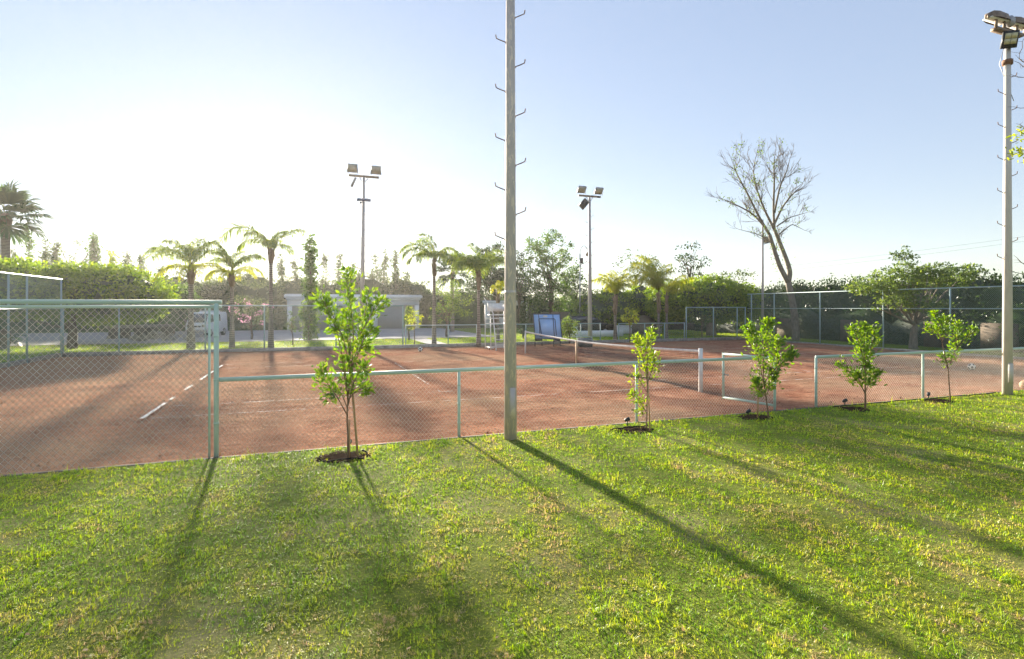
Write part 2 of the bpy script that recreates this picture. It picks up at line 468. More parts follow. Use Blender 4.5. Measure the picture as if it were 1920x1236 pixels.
# white court lines, as worn strips on the clay
NETX, CYM = 10.75, 8.9
def line(x0, y0, x1, y1, w, m, z=.022):
    mb = MB()
    d = np.array([x1 - x0, y1 - y0]); L = np.linalg.norm(d); d /= L; p = np.array([-d[1], d[0]]) * w / 2
    rng = np.random.default_rng(int(abs(x0 * 31 + y0 * 7)))
    n = max(2, int(L / .25)); t = np.linspace(0, L, n)
    jit = rng.normal(0, .008, n)
    A = np.array([x0, y0]) + t[:, None] * d + p * (1 + jit[:, None] * 9); B = np.array([x0, y0]) + t[:, None] * d - p * (1 + jit[:, None] * 9)
    V = np.concatenate([np.c_[A, np.full(n, z)], np.c_[B, np.full(n, z)]])
    mb.add(V, [[i, i + 1, n + i + 1, n + i] for i in range(n - 1)])
    return kind(mb.build('court_line', m), 'structure')
x0, x1 = -1.86, 22.9
ya, yb = 3.55, 14.35
for a, b in ((.0, 1.9), (2.3, 2.75), (4.0, 8.6), (8.9, 10.6)):
    line(x0, ya + a, x0, ya + b, .075, M['line'], .026)
line(x1, ya, x1, yb, .05, M['line_worn'])
line(x0 + .05, ya, x1, ya, .04, M['line_worn']); line(x0 + .05, ya + 1.37, x1, ya + 1.37, .04, M['line_worn'])
line(x0 + .05, yb, x1, yb, .04, M['line_worn']); line(x0 + .05, yb - 1.37, x1, yb - 1.37, .04, M['line_worn'])
line(NETX - 6.4, ya + 1.4, NETX - 6.4, yb - 1.4, .04, M['line_worn']); line(NETX + 6.4, ya + 1.4, NETX + 6.4, yb - 1.4, .04, M['line_worn'])
line(NETX - 6.35, CYM, NETX + 6.35, CYM, .04, M['line_worn'])

# ---------------------------------------------------------------- grass, straw
SAPS = [G(652, 860, .03), G(1213, 808, .03), G(1440, 784, .03), G(1621, 768, .03), G(1781, 753, .03)]
BEDS = [(x - .05 - .10 * (i > 0), y + (.12 if i == 0 else .16), (.33 if i == 0 else .31)) for i, (x, y) in enumerate(SAPS)]
def hashf(i, j, k):
    h = (i.astype(np.int64) * 73856093) ^ (j.astype(np.int64) * 19349663) ^ (k * 83492791)
    h = (h ^ (h >> 13)) * 1274126177
    return ((h ^ (h >> 16)) & 0xffffff) / float(0xffffff)
def field(x, y, seed, wl, oct=4):
    rg = np.random.default_rng(seed); out = np.zeros_like(x); amp = 1.0; tot = 0
    for o_ in range(oct):
        for k in range(5):
            th = rg.uniform(0, 6.28); f = 2 * math.pi / (wl / 2 ** o_) * rg.uniform(.7, 1.3)
            out += amp * np.sin(f * (math.cos(th) * x + math.sin(th) * y) + rg.uniform(0, 6.28)); tot += amp * amp * .5
        amp *= .72
    return out / math.sqrt(tot)
def blades(P, hgt, wid, rng, name, label, tuft, az):
    n = len(P)
    a = az + rng.normal(0, 1.1, n); lean = np.abs(rng.normal(1.05, .45, n))
    dirn = np.stack([np.cos(a), np.sin(a), np.zeros(n)], 1); side = np.stack([-np.sin(a + rng.normal(0, .6, n)), np.cos(a), np.zeros(n)], 1)
    up = np.array([[0, 0, 1.0]])
    h = hgt[:, None]; w = wid[:, None] / 2; ln = lean[:, None]
    c1 = np.cos(ln * .6); s1 = np.sin(ln * .6); c2 = np.cos(np.minimum(ln * 1.5, 1.75)); s2 = np.sin(np.minimum(ln * 1.5, 1.75))
    mid = P + h * .5 * (up * c1 + dirn * s1); tip = mid + h * .55 * (up * c2 + dirn * s2)
    V = np.stack([P - side * w, P + side * w, mid + side * w * .85, mid - side * w * .85, tip], 1).reshape(-1, 3)
    b = (np.arange(n) * 5)[:, None]
    o = MB().add(V, b + np.array([[0, 1, 2, 3]]), b + np.array([[3, 2, 4]])).build(name, M['grass'])
    at = o.data.attributes.new('tuft', 'FLOAT', 'POINT'); at.data.foreach_set('value', np.repeat(tuft, 5).astype(np.float32))
    o['label'] = label; o['category'] = 'grass'
    return kind(o, 'stuff')
def near_grass():
    rng = np.random.default_rng(11)
    n = 900000
    u = rng.uniform(0, 1, n)
    Zmin, Zmax, e = 2.6, 24.0, .35
    Z = (Zmin ** e + u * (Zmax ** e - Zmin ** e)) ** (1 / e)
    X = rng.uniform(-1.05, 1.05, n) * Z
    x = CX + CS * X + SN * Z; y = CY - SN * X + CS * Z
    x += rng.normal(0, .02, n); y += rng.normal(0, .02, n)
    ok = (y < -.12)
    for bx, by, br in BEDS:
        ok &= ((x - bx) / 1.0) ** 2 + ((y - by) / .8) ** 2 > (br * rng.uniform(.62, 1.02, n)) ** 2
    x, y, Z = x[ok], y[ok], Z[ok]
    # tufts of runners: blades gather in small clumps that share a tone, a height and a lean
    cs = .055
    wx = x + .03 * field(x, y, 1, .5, 2); wy = y + .03 * field(x, y, 2, .5, 2)
    i, j = np.floor(wx / cs), np.floor(wy / cs)
    h1, h2, h3 = hashf(i, j, 1), hashf(i, j, 2), hashf(i, j, 3)
    x = x + ((i + .25 + .5 * h2 + .5 * .5) * cs - wx) * .35; y = y + ((j + .25 + .5 * h3) * cs - wy) * .35
    pat = field(x, y, 3, .9, 4); dry = field(x, y, 4, .65, 4) * .75 + field(x, y, 5, 3.5, 2) * .55 + np.clip((-2.2 - y) / 6, -.5, .55)
    keep = rng.uniform(0, 1, len(x)) < np.clip(.90 + .16 * pat - .22 * np.clip(dry - .6, 0, 2) + .25 * (h1 - .5), .3, 1)
    x, y, Z, pat, dry, h1, h2, h3 = [q[keep] for q in (x, y, Z, pat, dry, h1, h2, h3)]
    tuft = .40 + .16 * (h1 - .5) + .09 * pat + .20 * np.clip(dry - .15, -.6, 1.6) + (h2 > .93) * .22
    tuft = np.clip(tuft, .05, .93)
    n = len(x)
    hgt = rng.gamma(5, .025 / 5, n) * (1 + .16 * pat) * (.6 + .85 * h3) * (1 - .25 * np.clip(dry - .5, 0, 1))
    edge = np.exp(-((y + .25) / .25) ** 2)
    for bx, by, br in BEDS:
        edge = np.maximum(edge, np.exp(-((np.hypot(x - bx, y - by) - br - .08) / .12) ** 2) * 1.3)
    hgt *= 1 + .65 * edge
    wid = rng.uniform(.0024, .0050, n) * np.clip(Z / 4.0, .85, 2.6)
    blades(np.stack([x, y, np.full(n, .018)], 1), hgt, wid, rng, 'lawn_grass', 'short mown green lawn with straw coloured patches in the foreground', tuft, h2 * 6.283)
def far_grass():
    rng = np.random.default_rng(12)
    n = 150000
    x = rng.uniform(-26, 34, n); y = rng.uniform(FY + .2, 27.4, n)
    m = int(.33 * n)
    x[:m] = rng.uniform(-32, LX0 - .2, m); y[:m] = rng.uniform(6, FY + .2, m)
    k = int(.12 * n)
    x[m:m + k] = rng.uniform(13.8, 34, k); y[m:m + k] = rng.uniform(27.4, 34, k)
    ok = ~((x > 7.4) & (x < 8.5) & (y > FY))
    x, y = x[ok], y[ok]; n = len(x)
    blades(np.stack([x, y, np.full(n, LZ - .01)], 1), rng.gamma(6, .065 / 6, n), rng.uniform(.012, .028, n), rng, 'lawn_grass', 'sunlit grass strip beyond the far fence of the court', np.clip(.42 + .1 * field(x, y, 8, 2.0, 3) + rng.normal(0, .06, n), 0, 1), rng.uniform(0, 6.283, n))
near_grass()
far_grass()
def litter():
    rng = np.random.default_rng(13)
    n = 26000
    x = np.where(rng.uniform(0, 1, n) < .72, rng.uniform(LX0 + .2, 5, n), rng.uniform(5, LX1, n)); y = rng.uniform(.1, FY, n) ** 1.0
    P = np.stack([x, y, np.full(n, .018)], 1)
    a = rng.uniform(0, 6.28, n); L = rng.gamma(3, .012, n) + .01; w = rng.uniform(.003, .008, n)
    d = np.stack([np.cos(a), np.sin(a), rng.uniform(-.1, .55, n)], 1); s = np.stack([-np.sin(a), np.cos(a), np.zeros(n)], 1)
    V = np.stack([P - s * w[:, None], P + s * w[:, None], P + d * L[:, None] + s * w[:, None] * .6, P + d * L[:, None] - s * w[:, None] * .6], 1).reshape(-1, 3)
    o = MB().add(V, (np.arange(n) * 4)[:, None] + np.array([[0, 1, 2, 3]])).build('straw_litter', M['dry'])
    o['label'] = 'dry straw and clippings scattered over the red clay'; o['category'] = 'straw'
    kind(o, 'stuff')
    n = 14000
    x = rng.uniform(LX0 + .2, LX1, n); y = rng.uniform(0, 1, n) ** 1.6 * (FY - .2) + .1
    c = np.stack([x, y, np.full(n, .012)], 1); q = rng.gamma(2.0, .0028, n)[:, None, None] + .002
    octa = np.array([[1, 0, 0], [0, 1, 0], [-1, 0, 0], [0, -1, 0], [0, 0, .8], [0, 0, -.6]]) * 1.0
    V = (c[:, None] + octa[None] * q * rng.uniform(.6, 1.4, (n, 6, 1))).reshape(-1, 3)
    tri = np.array([[0, 1, 4], [1, 2, 4], [2, 3, 4], [3, 0, 4], [1, 0, 5], [2, 1, 5], [3, 2, 5], [0, 3, 5]])
    o = MB().add(V, ((np.arange(n) * 6)[:, None, None] + tri[None]).reshape(-1, 3)).build('clay_crumbs', M['clay'])
    o['label'] = 'small lumps of loose clay lying over the court'; o['category'] = 'clay crumbs'
    kind(o, 'stuff')
    # a few dry leaves on the lawn
    n = 160
    Z = rng.uniform(3.2, 12, n); X = rng.uniform(-.95, .95, n) * Z
    P = np.stack([CX + CS * X + SN * Z, CY - SN * X + CS * Z, np.full(n, .05)], 1)
    P = P[P[:, 1] < -.3]; n = len(P)
    a = rng.uniform(0, 6.28, n); L = rng.uniform(.02, .055, n)[:, None]
    d = np.stack([np.cos(a), np.sin(a), rng.uniform(-.2, .4, n)], 1); s = np.stack([-np.sin(a), np.cos(a), rng.uniform(-.3, .3, n)], 1)
    V = np.stack([P, P + d * L * .5 + s * L * .3, P + d * L, P + d * L * .5 - s * L * .3], 1).reshape(-1, 3)
    o = MB().add(V, (np.arange(n) * 4)[:, None] + np.array([[0, 1, 2, 3]])).build('fallen_leaves', M['dry'])
    o['label'] = 'small dry brown leaves fallen on the foreground lawn'; o['category'] = 'leaves'
    kind(o, 'stuff')
litter()

# ---------------------------------------------------------------- chain-link fences
def mesh_wires(a, b, z0, z1, pitch, r, jitter=0.0):
    """two families of straight diagonal wires filling the rectangle between a and b"""
    a = np.array(a, float); b = np.array(b, float); L = np.linalg.norm(b - a); d = (b - a) / L; h = z1 - z0
    P0, P1 = [], []
    def pt(u, v, off): return (a[0] + d[0] * u - d[1] * off, a[1] + d[1] * u + d[0] * off, z0 + v)
    k = 1.12
    c = -h / k
    jr = np.random.default_rng(int(L * 100))
    while c < L:
        r_ = jr.uniform(-.07, .07) * pitch
        c += r_
        u0, v0, u1, v1 = c, 0.0, c + h / k, h
        if u0 < 0: v0 = -u0 * k; u0 = 0
        if u1 > L: v1 = h - (u1 - L) * k; u1 = L
        if v1 - v0 > .01:
            P0.append(pt(u0, v0, r)); P1.append(pt(u1, v1, r))
            P0.append(pt(u0, h - v0, -r)); P1.append(pt(u1, h - v1, -r))
        c += pitch - r_
    return MB().wires(P0, P1, r)
def rail(a, b, z, r, sides=10):
    return MB().tube([(a[0], a[1], z), (b[0], b[1], z)], r, sides)
def fence(name, label, a, b, z0, h, posts, pm, wm, pitch, wr, pr=.03, rr=.028, mid=None, group=None, lower=False):
    a = np.array(a, float); b = np.array(b, float); L = np.linalg.norm(b - a); d = (b - a) / L
    t = thing(name, label, 'fence', (a[0], a[1], z0), group)
    for u in posts:
        p = a + d * u
        mb = MB().tube([(p[0], p[1], z0 - .1), (p[0], p[1], z0 + h - rr * .5)], pr, 10)
        for q in (.22, .5, .78):                         # tie bands
            mb.tube([(p[0], p[1], z0 + h * q - .012), (p[0], p[1], z0 + h * q + .012)], pr * 1.16, 10)
        mb.build('post', pm, t, True)
    rail(a, b, z0 + h, rr).build('top_rail', pm, t, True)
    for mz in ([] if mid is None else mid): rail(a, b, z0 + mz, rr * .75).build('middle_rail', pm, t, True)
    if lower: rail(a, b, z0 + h - .068, rr * .72).build('lower_rail', pm, t, True)
    if lower: MB().tube([(*(a + d * (L - .16)), z0), (*(a + d * (L - .16)), z0 + h - .08)], .017, 8).build('inner_post', pm, t, True)
    mesh_wires(a, b if not lower else a + d * (L - .16), z0 + .03, z0 + h - .02 - .06 * lower, pitch, wr).build('chain_link', wm, t)
    return t
GP, BG = M['green_paint'], M['blue_green']
# near side
fence('chain_link_fence', 'tall pale green fence panel with wide mesh at the left of the front fence', (-9.0, 0.03), (0.0, 0.03), .0, 2.26, (0, 3, 6, 8.93), GP, M['wire'], .085, .0028, .034, .030, lower=True)
fence('chain_link_fence', 'low pale green mesh fence running behind the tallest sapling and the middle pole', (-.035, 0.03), (10.45, 0.03), .0, 1.13, (3.6, 7.08, 10.48), GP, M['wire'], .066, .0019, .026, .032)
fence('chain_link_fence', 'low pale green mesh fence on the right of the open gate', (11.62, 0.03), (26.0, 0.03), .0, 1.10, (0, 3.45, 6.7, 9.9, 13.1), GP, M['wire'], .066, .0019, .028, .03)
# gate leaf standing open into the court
def gate():
    hx, hy = 10.52, .10
    e = np.array([W(1349, 12.9)[0], W(1349, 12.9)[1]]); d = e - np.array([hx, hy]); d /= np.linalg.norm(d); e = np.array([hx, hy]) + d * 1.28
    t = thing('gate', 'pale green mesh gate leaf standing open into the clay court', 'gate', (hx, hy, .05))
    for z in (.09, 1.10): MB().tube([(hx, hy, z), (e[0], e[1], z)], .028, 10).build('frame_rail', GP, t, True)
    for p in ((hx, hy), e): MB().tube([(p[0], p[1], .06), (p[0], p[1], 1.13)], .028, 10).build('frame_post', GP, t, True)
    mesh_wires((hx, hy), e, .1, 1.09, .066, .0019).build('chain_link', M['wire'], t)
    m = e * .94 + np.array([hx, hy]) * .06
    MB().box((m[0], m[1], .62), (.12, .03, .03), math.atan2(d[1], d[0])).build('latch', M['grey_steel'], t)
gate()
# far side and ends
fence('chain_link_fence', 'tall blue green mesh fence at the far left beside the queen palms', (LX0, FY + .06), (6.0, FY + .06), LZ, 2.15, (0, 2.1, 5.6, 8.2, 11.6, 15.05), BG, M['wire_green'], .075, .0026, .034, .03)
fence('chain_link_fence', 'low blue green mesh fence in front of the white garages', (6.1, FY + .06), (18.1, FY + .06), LZ, 1.08, (0, 2.35, 4.0, 7.0, 10.6, 11.95), BG, M['wire_green'], .07, .0022, .03, .028)
fence('chain_link_fence', 'low blue green mesh fence behind the folded blue table and the roller', (19.35, FY + .06), (24.35, FY + .06), LZ * .6, 1.10, (0, 1.9, 3.4, 4.95), BG, M['wire_green'], .07, .0022, .03, .028)
fence('chain_link_fence', 'head high blue green mesh fence under the round clipped hedge tree', (24.45, FY + .06), (LX1, FY + .06), LZ * .6, 2.12, (0, 2.2, 4.2, 4.9), BG, M['wire_green'], .075, .0024, .036, .03)
fence('chain_link_fence', 'very tall mesh fence of the left court end before the flat hedge tree', (LX0, 4.0), (LX0, FY - .1), LZ, 3.3, (0, 3.4, 6.8, 10.2, 12.2, 13.6, 16.75), BG, M['wire_green'], .08, .0026, .036, .032, mid=(2.0,))
fence('chain_link_fence', 'very tall blue green mesh fence along the right court end', (LX1, -.4), (LX1, FY - .1), .0, 3.1, (.05, 4.0, 8.5, 11.7, 15.5, 18.9, 20.85), BG, M['wire_green'], .08, .0026, .036, .028, mid=(2.13,))

# ---------------------------------------------------------------- tennis net
def tennis_net():
    y0, y1 = 2.75, 15.1
    x = NETX
    t = thing('tennis_net', 'sagging tennis net with white tape across the clay court', 'net', (x, y0, 0))
    n = 40
    ys = np.linspace(y0 + .06, y1 - .05, n); zt = .93 + .14 * np.abs((ys - (y0 + y1) / 2) / ((y1 - y0) / 2)) ** 1.6 - .0
    MB().tube([(x, y0, -.1), (x, y0, 1.12)], .055, 4).build('post', M['white_paint'], t)
    MB().tube([(x, y1, -.1), (x, y1, 1.10)], .035, 10).build('post', M['white_paint'], t)
    mb = MB()
    P0, P1 = [], []
    for y in np.arange(y0 + .06, y1 - .05, .055):
        z = float(np.interp(y, ys, zt)); P0.append((x, y, .04)); P1.append((x, y, z - .03))
    for k in range(20):
        f = (k + .5) / 20
        for i in range(n - 1): P0.append((x, ys[i], .04 + (zt[i] - .07) * f)); P1.append((x, ys[i + 1], .04 + (zt[i + 1] - .07) * f))
    mb.wires(P0, P1, .0032).build('netting', M['net'], t)
    V = []
    for y, z in zip(ys, zt): V += [(x - .016, y, z - .055), (x - .016, y, z + .008), (x + .016, y, z + .008), (x + .016, y, z - .055)]
    Q = [[i * 4 + k, i * 4 + (k + 1) % 4, (i + 1) * 4 + (k + 1) % 4, (i + 1) * 4 + k] for i in range(n - 1) for k in range(4)]
    MB().add(V, Q).build('white_tape', M['tape'], t)
    MB().box((x - .025, CYM + .9, .46), (.03, .10, .92)).build('centre_strap', M['strap'], t)
    MB().tube([(x - .05, y0 + .1, .95), (x - .05, y0 + .9, .45), (x - .06, y0 + 2.2, .12), (x - .06, y0 + 3, .05)], .006, 5).build('rope', M['stake'], t)
tennis_net()

# ---------------------------------------------------------------- lighting poles
def rung(mb, base, side, r):
    b = np.array(base, float); s = np.array(side, float)
    mb.tube([b - s * .02 - np.array([0, 0, .05]), b + s * .01, b + s * .10 + np.array([0, 0, .035]), b + s * .155 + np.array([0, 0, .06]), b + s * .165 + np.array([0, 0, .12])], r, 6)
def lampbox(t, c, w, h, dth, fwd, tilt, name='floodlight'):
    """square floodlight: tapered housing, glass and bracket; fwd is the horizontal way it shines, tilt below it"""
    f = np.array([fwd[0] * math.cos(tilt), fwd[1] * math.cos(tilt), -math.sin(tilt)]); s = np.array([-fwd[1], fwd[0], 0.0]); u = np.cross(f, s) * -1
    if u[2] < 0: u = -u
    c = np.array(c, float)
    def ring(w_, h_, o): return [c + s * a * w_ / 2 + u * b * h_ / 2 + f * o for a, b in ((-1, -1), (1, -1), (1, 1), (-1, 1))]
    V = ring(w * .55, h * .5, -dth) + ring(w, h, -dth * .3) + ring(w, h, dth * .3)
    Q = [[i * 4 + k, i * 4 + (k + 1) % 4, i * 4 + 4 + (k + 1) % 4, i * 4 + 4 + k] for i in range(2) for k in range(4)] + [[3, 2, 1, 0], [8, 9, 10, 11]]
    o = MB().add(V, Q).build(name, M['grey_steel'], t)
    g = [c + s * a * w * .42 + u * b * h * .40 + f * (dth * .3 + .006) for a, b in ((-1, -1), (1, -1), (1, 1), (-1, 1))]
    MB().add(g + [p - f * .004 for p in g], [[0, 1, 2, 3], [7, 6, 5, 4], [0, 4, 5, 1], [1, 5, 6, 2], [2, 6, 7, 3], [3, 7, 4, 0]]).build('glass', M['lens'], o)
    for a in (-1, 1): MB().tube([c + s * a * w * .53 - f * .02, c + s * a * w * .53 - np.array([0, 0, h * .62])], .014, 6).build('bracket', M['grey_steel'], t)
def light_pole(label, p, top, r0, r1, m, rungs, sides=8, lean=(0, 0), z0=0.0, rr=.009):
    t = thing('floodlight_pole', label, 'light pole', (p[0], p[1], z0))
    b = np.array([p[0], p[1], z0 - .1]); e = np.array([p[0] + lean[0], p[1] + lean[1], top])
    MB().tube([b, b * .5 + e * .5, e], [r0, (r0 + r1) / 2, r1], sides).build('shaft', m, t)
    for k in range(rungs[2]):
        z = rungs[0] + rungs[1] * k
        if z > top - .25: break
        q = (z - z0) / (top - z0); c = b + (e - b) * q; sd = CAMR * (-1 if k % 2 == 0 else 1)
        rad = r0 + (r1 - r0) * q
        mb = MB(); rung(mb, (c[0] + sd[0] * rad, c[1] + sd[1] * rad, z), sd, rr); mb.build('climbing_rung', M['rust'], t, True)
    return t, e
FWD = (0.0, -1.0)
# the pole in the middle of the picture
pm_ = G(957, 822, .03)
t, e = light_pole('weathered grey green floodlight pole with peeling paint standing in the middle', pm_, 8.7, .106, .066, M['pole_green'], (3.31, .405, 13))
MB().box((pm_[0] - .02 * CAMF[0] + .012, pm_[1] - .090, .62), (.095, .035, .50), -YAW + .1).build('access_panel', M['pole_green'], t)
MB().tube([(pm_[0], pm_[1], 2.40), (pm_[0], pm_[1], 2.46)], .098, 8).build('collar', M['pole_green'], t)
MB().box((e[0], e[1], 8.72), (1.3, .09, .09)).build('crossarm', M['lamp_rust'], t)
for k in (-.42, .42): lampbox(t, (e[0] + k, e[1] + .08, 8.98), .5, .42, .2, (0, 1), .55)
# the pole at the right edge
pr_ = G(1889, 739, .03)
t, e = light_pole('cream white floodlight pole with rusty lamps near the right edge', pr_, 8.62, .108, .066, M['pole_white'], (3.4, .41, 12))
MB().box(tuple(np.array([pr_[0], pr_[1], .55]) - CAMF * .10 - CAMR * .01), (.10, .04, .5), -YAW - .75).build('access_panel', M['pole_white'], t)
MB().tube([(e[0], e[1], 8.22), (e[0], e[1], 8.34)], .11, 8).build('clamp', M['rust'], t)
MB().box((e[0], e[1], 9.02), (1.05, .16, .07)).build('crossarm', M['lamp_rust'], t)
MB().tube([(e[0], e[1], 8.5), (e[0], e[1], 9.02)], .05, 8).build('neck', M['lamp_rust'], t)
for k in (-.42, .40):
    c = np.array([e[0] + k, e[1], 9.34])
    prof = []
    for u, w_, zz in ((-.40, .03, -.03), (-.28, .13, .06), (-.1, .17, .07), (.22, .17, .05), (.34, .12, .02)):
        prof += [c + np.array([u, -w_, -.10]), c + np.array([u, -w_ * .75, zz]), c + np.array([u, w_ * .75, zz]), c + np.array([u, w_, -.10])]
    Q = [[i * 4 + q, i * 4 + q + 1, i * 4 + 4 + q + 1, i * 4 + 4 + q] for i in range(4) for q in range(3)]
    o = MB().add(prof, Q, [[0, 1, 2, 3]], [[19, 18, 17, 16]]).build('floodlight', M['lamp_rust'], t)
    g = [c + np.array([a, b_, -.105]) for a, b_ in ((-.36, -.1), (.31, -.12), (.31, .12), (-.36, .1))]
    MB().add(g + [q + np.array([0, 0, .02]) for q in g], [[3, 2, 1, 0], [4, 5, 6, 7], [0, 1, 5, 4], [1, 2, 6, 5], [2, 3, 7, 6], [3, 0, 4, 7]]).build('glass', M['white_paint'], o)
    for q in (-.12, .2): MB().box((c[0] + q, c[1] - .05, 9.17), (.05, .05, .26)).build('bracket', M['lamp_rust'], t)
MB().lathe((e[0], e[1] - .05, 9.27), [(.02, -.14), (.10, -.08), (.11, .05), (.06, .13), (.01, .15)], 12).build('junction_box', M['grey_steel'], t, True)
cl = np.array([e[0], e[1], 8.78]) - CAMF * .15 - CAMR * .08
fw = -CAMF * math.cos(.35) + np.array([0, 0, -math.sin(.35)]) - CAMR * .25; fw /= np.linalg.norm(fw)
su = np.cross(np.array([0, 0, 1.0]), fw); su /= np.linalg.norm(su); uu = np.cross(fw, su)
ax = np.array([su, fw, uu])
o = MB().box(cl, (.32, .08, .40), ax=ax).build('led_floodlight', M['dark_steel'], t)
for i in (-1, 1):
    for j in (0, 1): MB().box(cl + su * .066 * i + fw * .042 + uu * (-.045 + .13 * j), (.122, .012, .12), ax=ax).build('led_panel', M['led'], o)
MB().tube([cl + fw * .02 + su * -.1 - uu * .2, cl - fw * .0 + su * -.12 - uu * .55, (e[0] + .08, e[1] - .09, 7.3)], .008, 5).build('cable', M['grey_steel'], t)
# far poles
def far_pole(label, px, Z, ytop, lean_px, r0=.14, r1=.07):
    p = W(px, Z); topz = zy(ytop, Z)
    ln = CAMR * lean_px * Z / F
    t, e = light_pole(label, p, topz, r0, r1, M['pole_grey'], (3.4, .41, 12), 8, (ln[0], ln[1]), LZ, .012)
    return t, e
def two_lamps(t, e, tilt, lower):
    MB().box((e[0], e[1], e[2] + .03), (1.55, .12, .10)).build('crossarm', M['lamp_rust'], t)
    mb = MB()
    for a in (-1, 1): mb.tube([(e[0], e[1], e[2] - .35), (e[0] + a * .26, e[1], e[2])], .022, 6)
    mb.build('brace', M['grey_steel'], t)
    for a in (-.58, .62): lampbox(t, (e[0] + a, e[1] - .06, e[2] + .40), .50, .44, .22, FWD, tilt)
t, e = far_pole('grey floodlight pole in front of the garages with a small solar panel', 678, 29.0, 332, 4)
two_lamps(t, e, .30, 0)
MB().box((e[0] - .52, e[1], e[2] - .32), (.12, .3, .5), ax=np.array([[.9, 0, -.4], [0, 1, 0], [.4, 0, .9]])).build('small_floodlight', M['grey_steel'], t)
MB().box((e[0] - .02, e[1] - .14, zy(376, 29)), (.72, .05, .14), 0.02).build('solar_panel', M['solar'], t)
MB().box((e[0] - .18, e[1] - .16, zy(381.5, 29)), (.16, .22, .07)).build('camera_box', M['grey_steel'], t)
t, e = far_pole('grey floodlight pole with a dark lamp hanging under its crossarm beside the hedge', 1106.5, 34.5, 369, -1)
two_lamps(t, e, .75, 0)
q = np.array([[.75, 0, -.66], [0, 1, 0], [.66, 0, .75]])
MB().box((e[0] - .46, e[1] - .1, e[2] - .5), (.40, .16, .62), ax=q).build('hanging_floodlight', M['dark_steel'], t)
p = W(1430, 38.5)
t, e = light_pole('thin grey pole with one square lamp behind the bare tree', p, zy(412, 38.5), .10, .06, M['pole_grey'], (3, 9, 0), z0=.06)
a = np.array([e[0], e[1], zy(458, 38.5)])
MB().tube([a, a + CAMR * .42 + np.array([0, 0, .1])], .03, 6).build('arm', M['grey_steel'], t)
lampbox(t, a + CAMR * .24 + np.array([0, 0, .32]), .42, .46, .16, (-.5, -.86), .5)
# old street lamp with the arched arm
p = W(1087.5, 43); b = np.array([p[0], p[1], LZ]); zt = zy(476, 43)
t = thing('street_lamp', 'thin old street lamp with an arched arm and red brown lantern', 'street lamp', b)
MB().tube([b, (p[0], p[1], zt)], [.07, .045], 8).build('shaft', M['grey_steel'], t)
arc = [np.array([p[0], p[1], zt]) + CAMR * (.32 - .32 * math.cos(a_)) + np.array([0, 0, .62 * math.sin(a_)]) for a_ in np.linspace(0, math.pi * .94, 12)]
MB().tube(arc, .022, 6).build('arched_arm', M['grey_steel'], t, True)
MB().lathe(arc[-1] - np.array([0, 0, .32]), [(.05, 0), (.16, .05), (.2, .16), (.1, .28), (.03, .36)], 10).build('lantern', M['rust'], t, True)
MB().tube([(p[0], p[1], zy(497, 43)), np.array([p[0], p[1], zy(491, 43)]) + CAMR * .55], .025, 6).build('side_arm', M['grey_steel'], t)
MB().box(np.array([p[0], p[1], zy(489, 43)]) + CAMR * .14, (.2, .2, .42), -YAW).build('lamp_head', M['dark_steel'], t)

# ---------------------------------------------------------------- vegetation helpers
def unit(v): return v / (np.linalg.norm(v, axis=-1, keepdims=True) + 1e-12)
def leaves(P, L, Wd, rng, out=None, droop=.15):
    n = len(P); L = np.broadcast_to(L, (n,))[:, None]; Wd = np.broadcast_to(Wd, (n,))[:, None]
    d = rng.normal(0, 1, (n, 3))
    if out is not None: d = d * .8 + out
    d[:, 2] -= droop; d = unit(d)
    s = unit(np.cross(d, rng.normal(0, 1, (n, 3))))
    V = np.stack([P, P + d * L * .5 + s * Wd * .5, P + d * L, P + d * L * .5 - s * Wd * .5], 1).reshape(-1, 3)
    return MB().add(V, (np.arange(n) * 4)[:, None] + np.array([[0, 1, 2, 3]]))
def broad_leaves(mb, P, d, L, rng):
    """folded oval leaves: two halves sharing the midrib"""
    n = len(P); L = L[:, None]
    d = unit(d); s = unit(np.cross(d, rng.normal(0, 1, (n, 3)))); nn = np.cross(s, d)
    w = L * rng.uniform(.16, .24, (n, 1)); f = w * .45; bend = -nn * L * rng.uniform(.02, .18, (n, 1))
    b, t = P, P + d * L + bend
    r1 = P + d * L * .3 + s * w + nn * f; r2 = P + d * L * .68 + s * w * .85 + nn * f * .8 + bend * .4
    l1 = P + d * L * .3 - s * w + nn * f; l2 = P + d * L * .68 - s * w * .85 + nn * f * .8 + bend * .4
    V = np.stack([b, r1, r2, t, l2, l1], 1).reshape(-1, 3)
    k = (np.arange(n) * 6)[:, None]
    mb.add(V, k + np.array([[0, 1, 2, 3]]), k + np.array([[0, 3, 4, 5]]))
def cloud(blobs, ncl, per, spread, rng, shell=.55, flat=.75):
    """leaf points: clumps set towards the surface of several ellipsoids"""
    vol = np.array([b[1][0] * b[1][1] * b[1][2] for b in blobs]) ** .75; vol /= vol.sum()
    idx = rng.choice(len(blobs), ncl, p=vol)
    C = np.array([b[0] for b in blobs], float)[idx]; Rr = np.array([b[1] for b in blobs], float)[idx]
    d = unit(rng.normal(0, 1, (ncl, 3)))
    r = shell + (1 - shell) * rng.uniform(0, 1, (ncl, 1)) ** .6
    c = C + d * r * Rr
    cnt = rng.poisson(per, ncl) + 1
    rep = np.repeat(np.arange(ncl), cnt)
    sp = spread * rng.uniform(.6, 1.4, ncl)[rep][:, None]
    g = unit(rng.normal(0, 1, (len(rep), 3))) * rng.uniform(0, 1, (len(rep), 1)) ** .5
    g[:, 2] *= flat
    return c[rep] + g * sp, d[rep] * .5 + g * .5
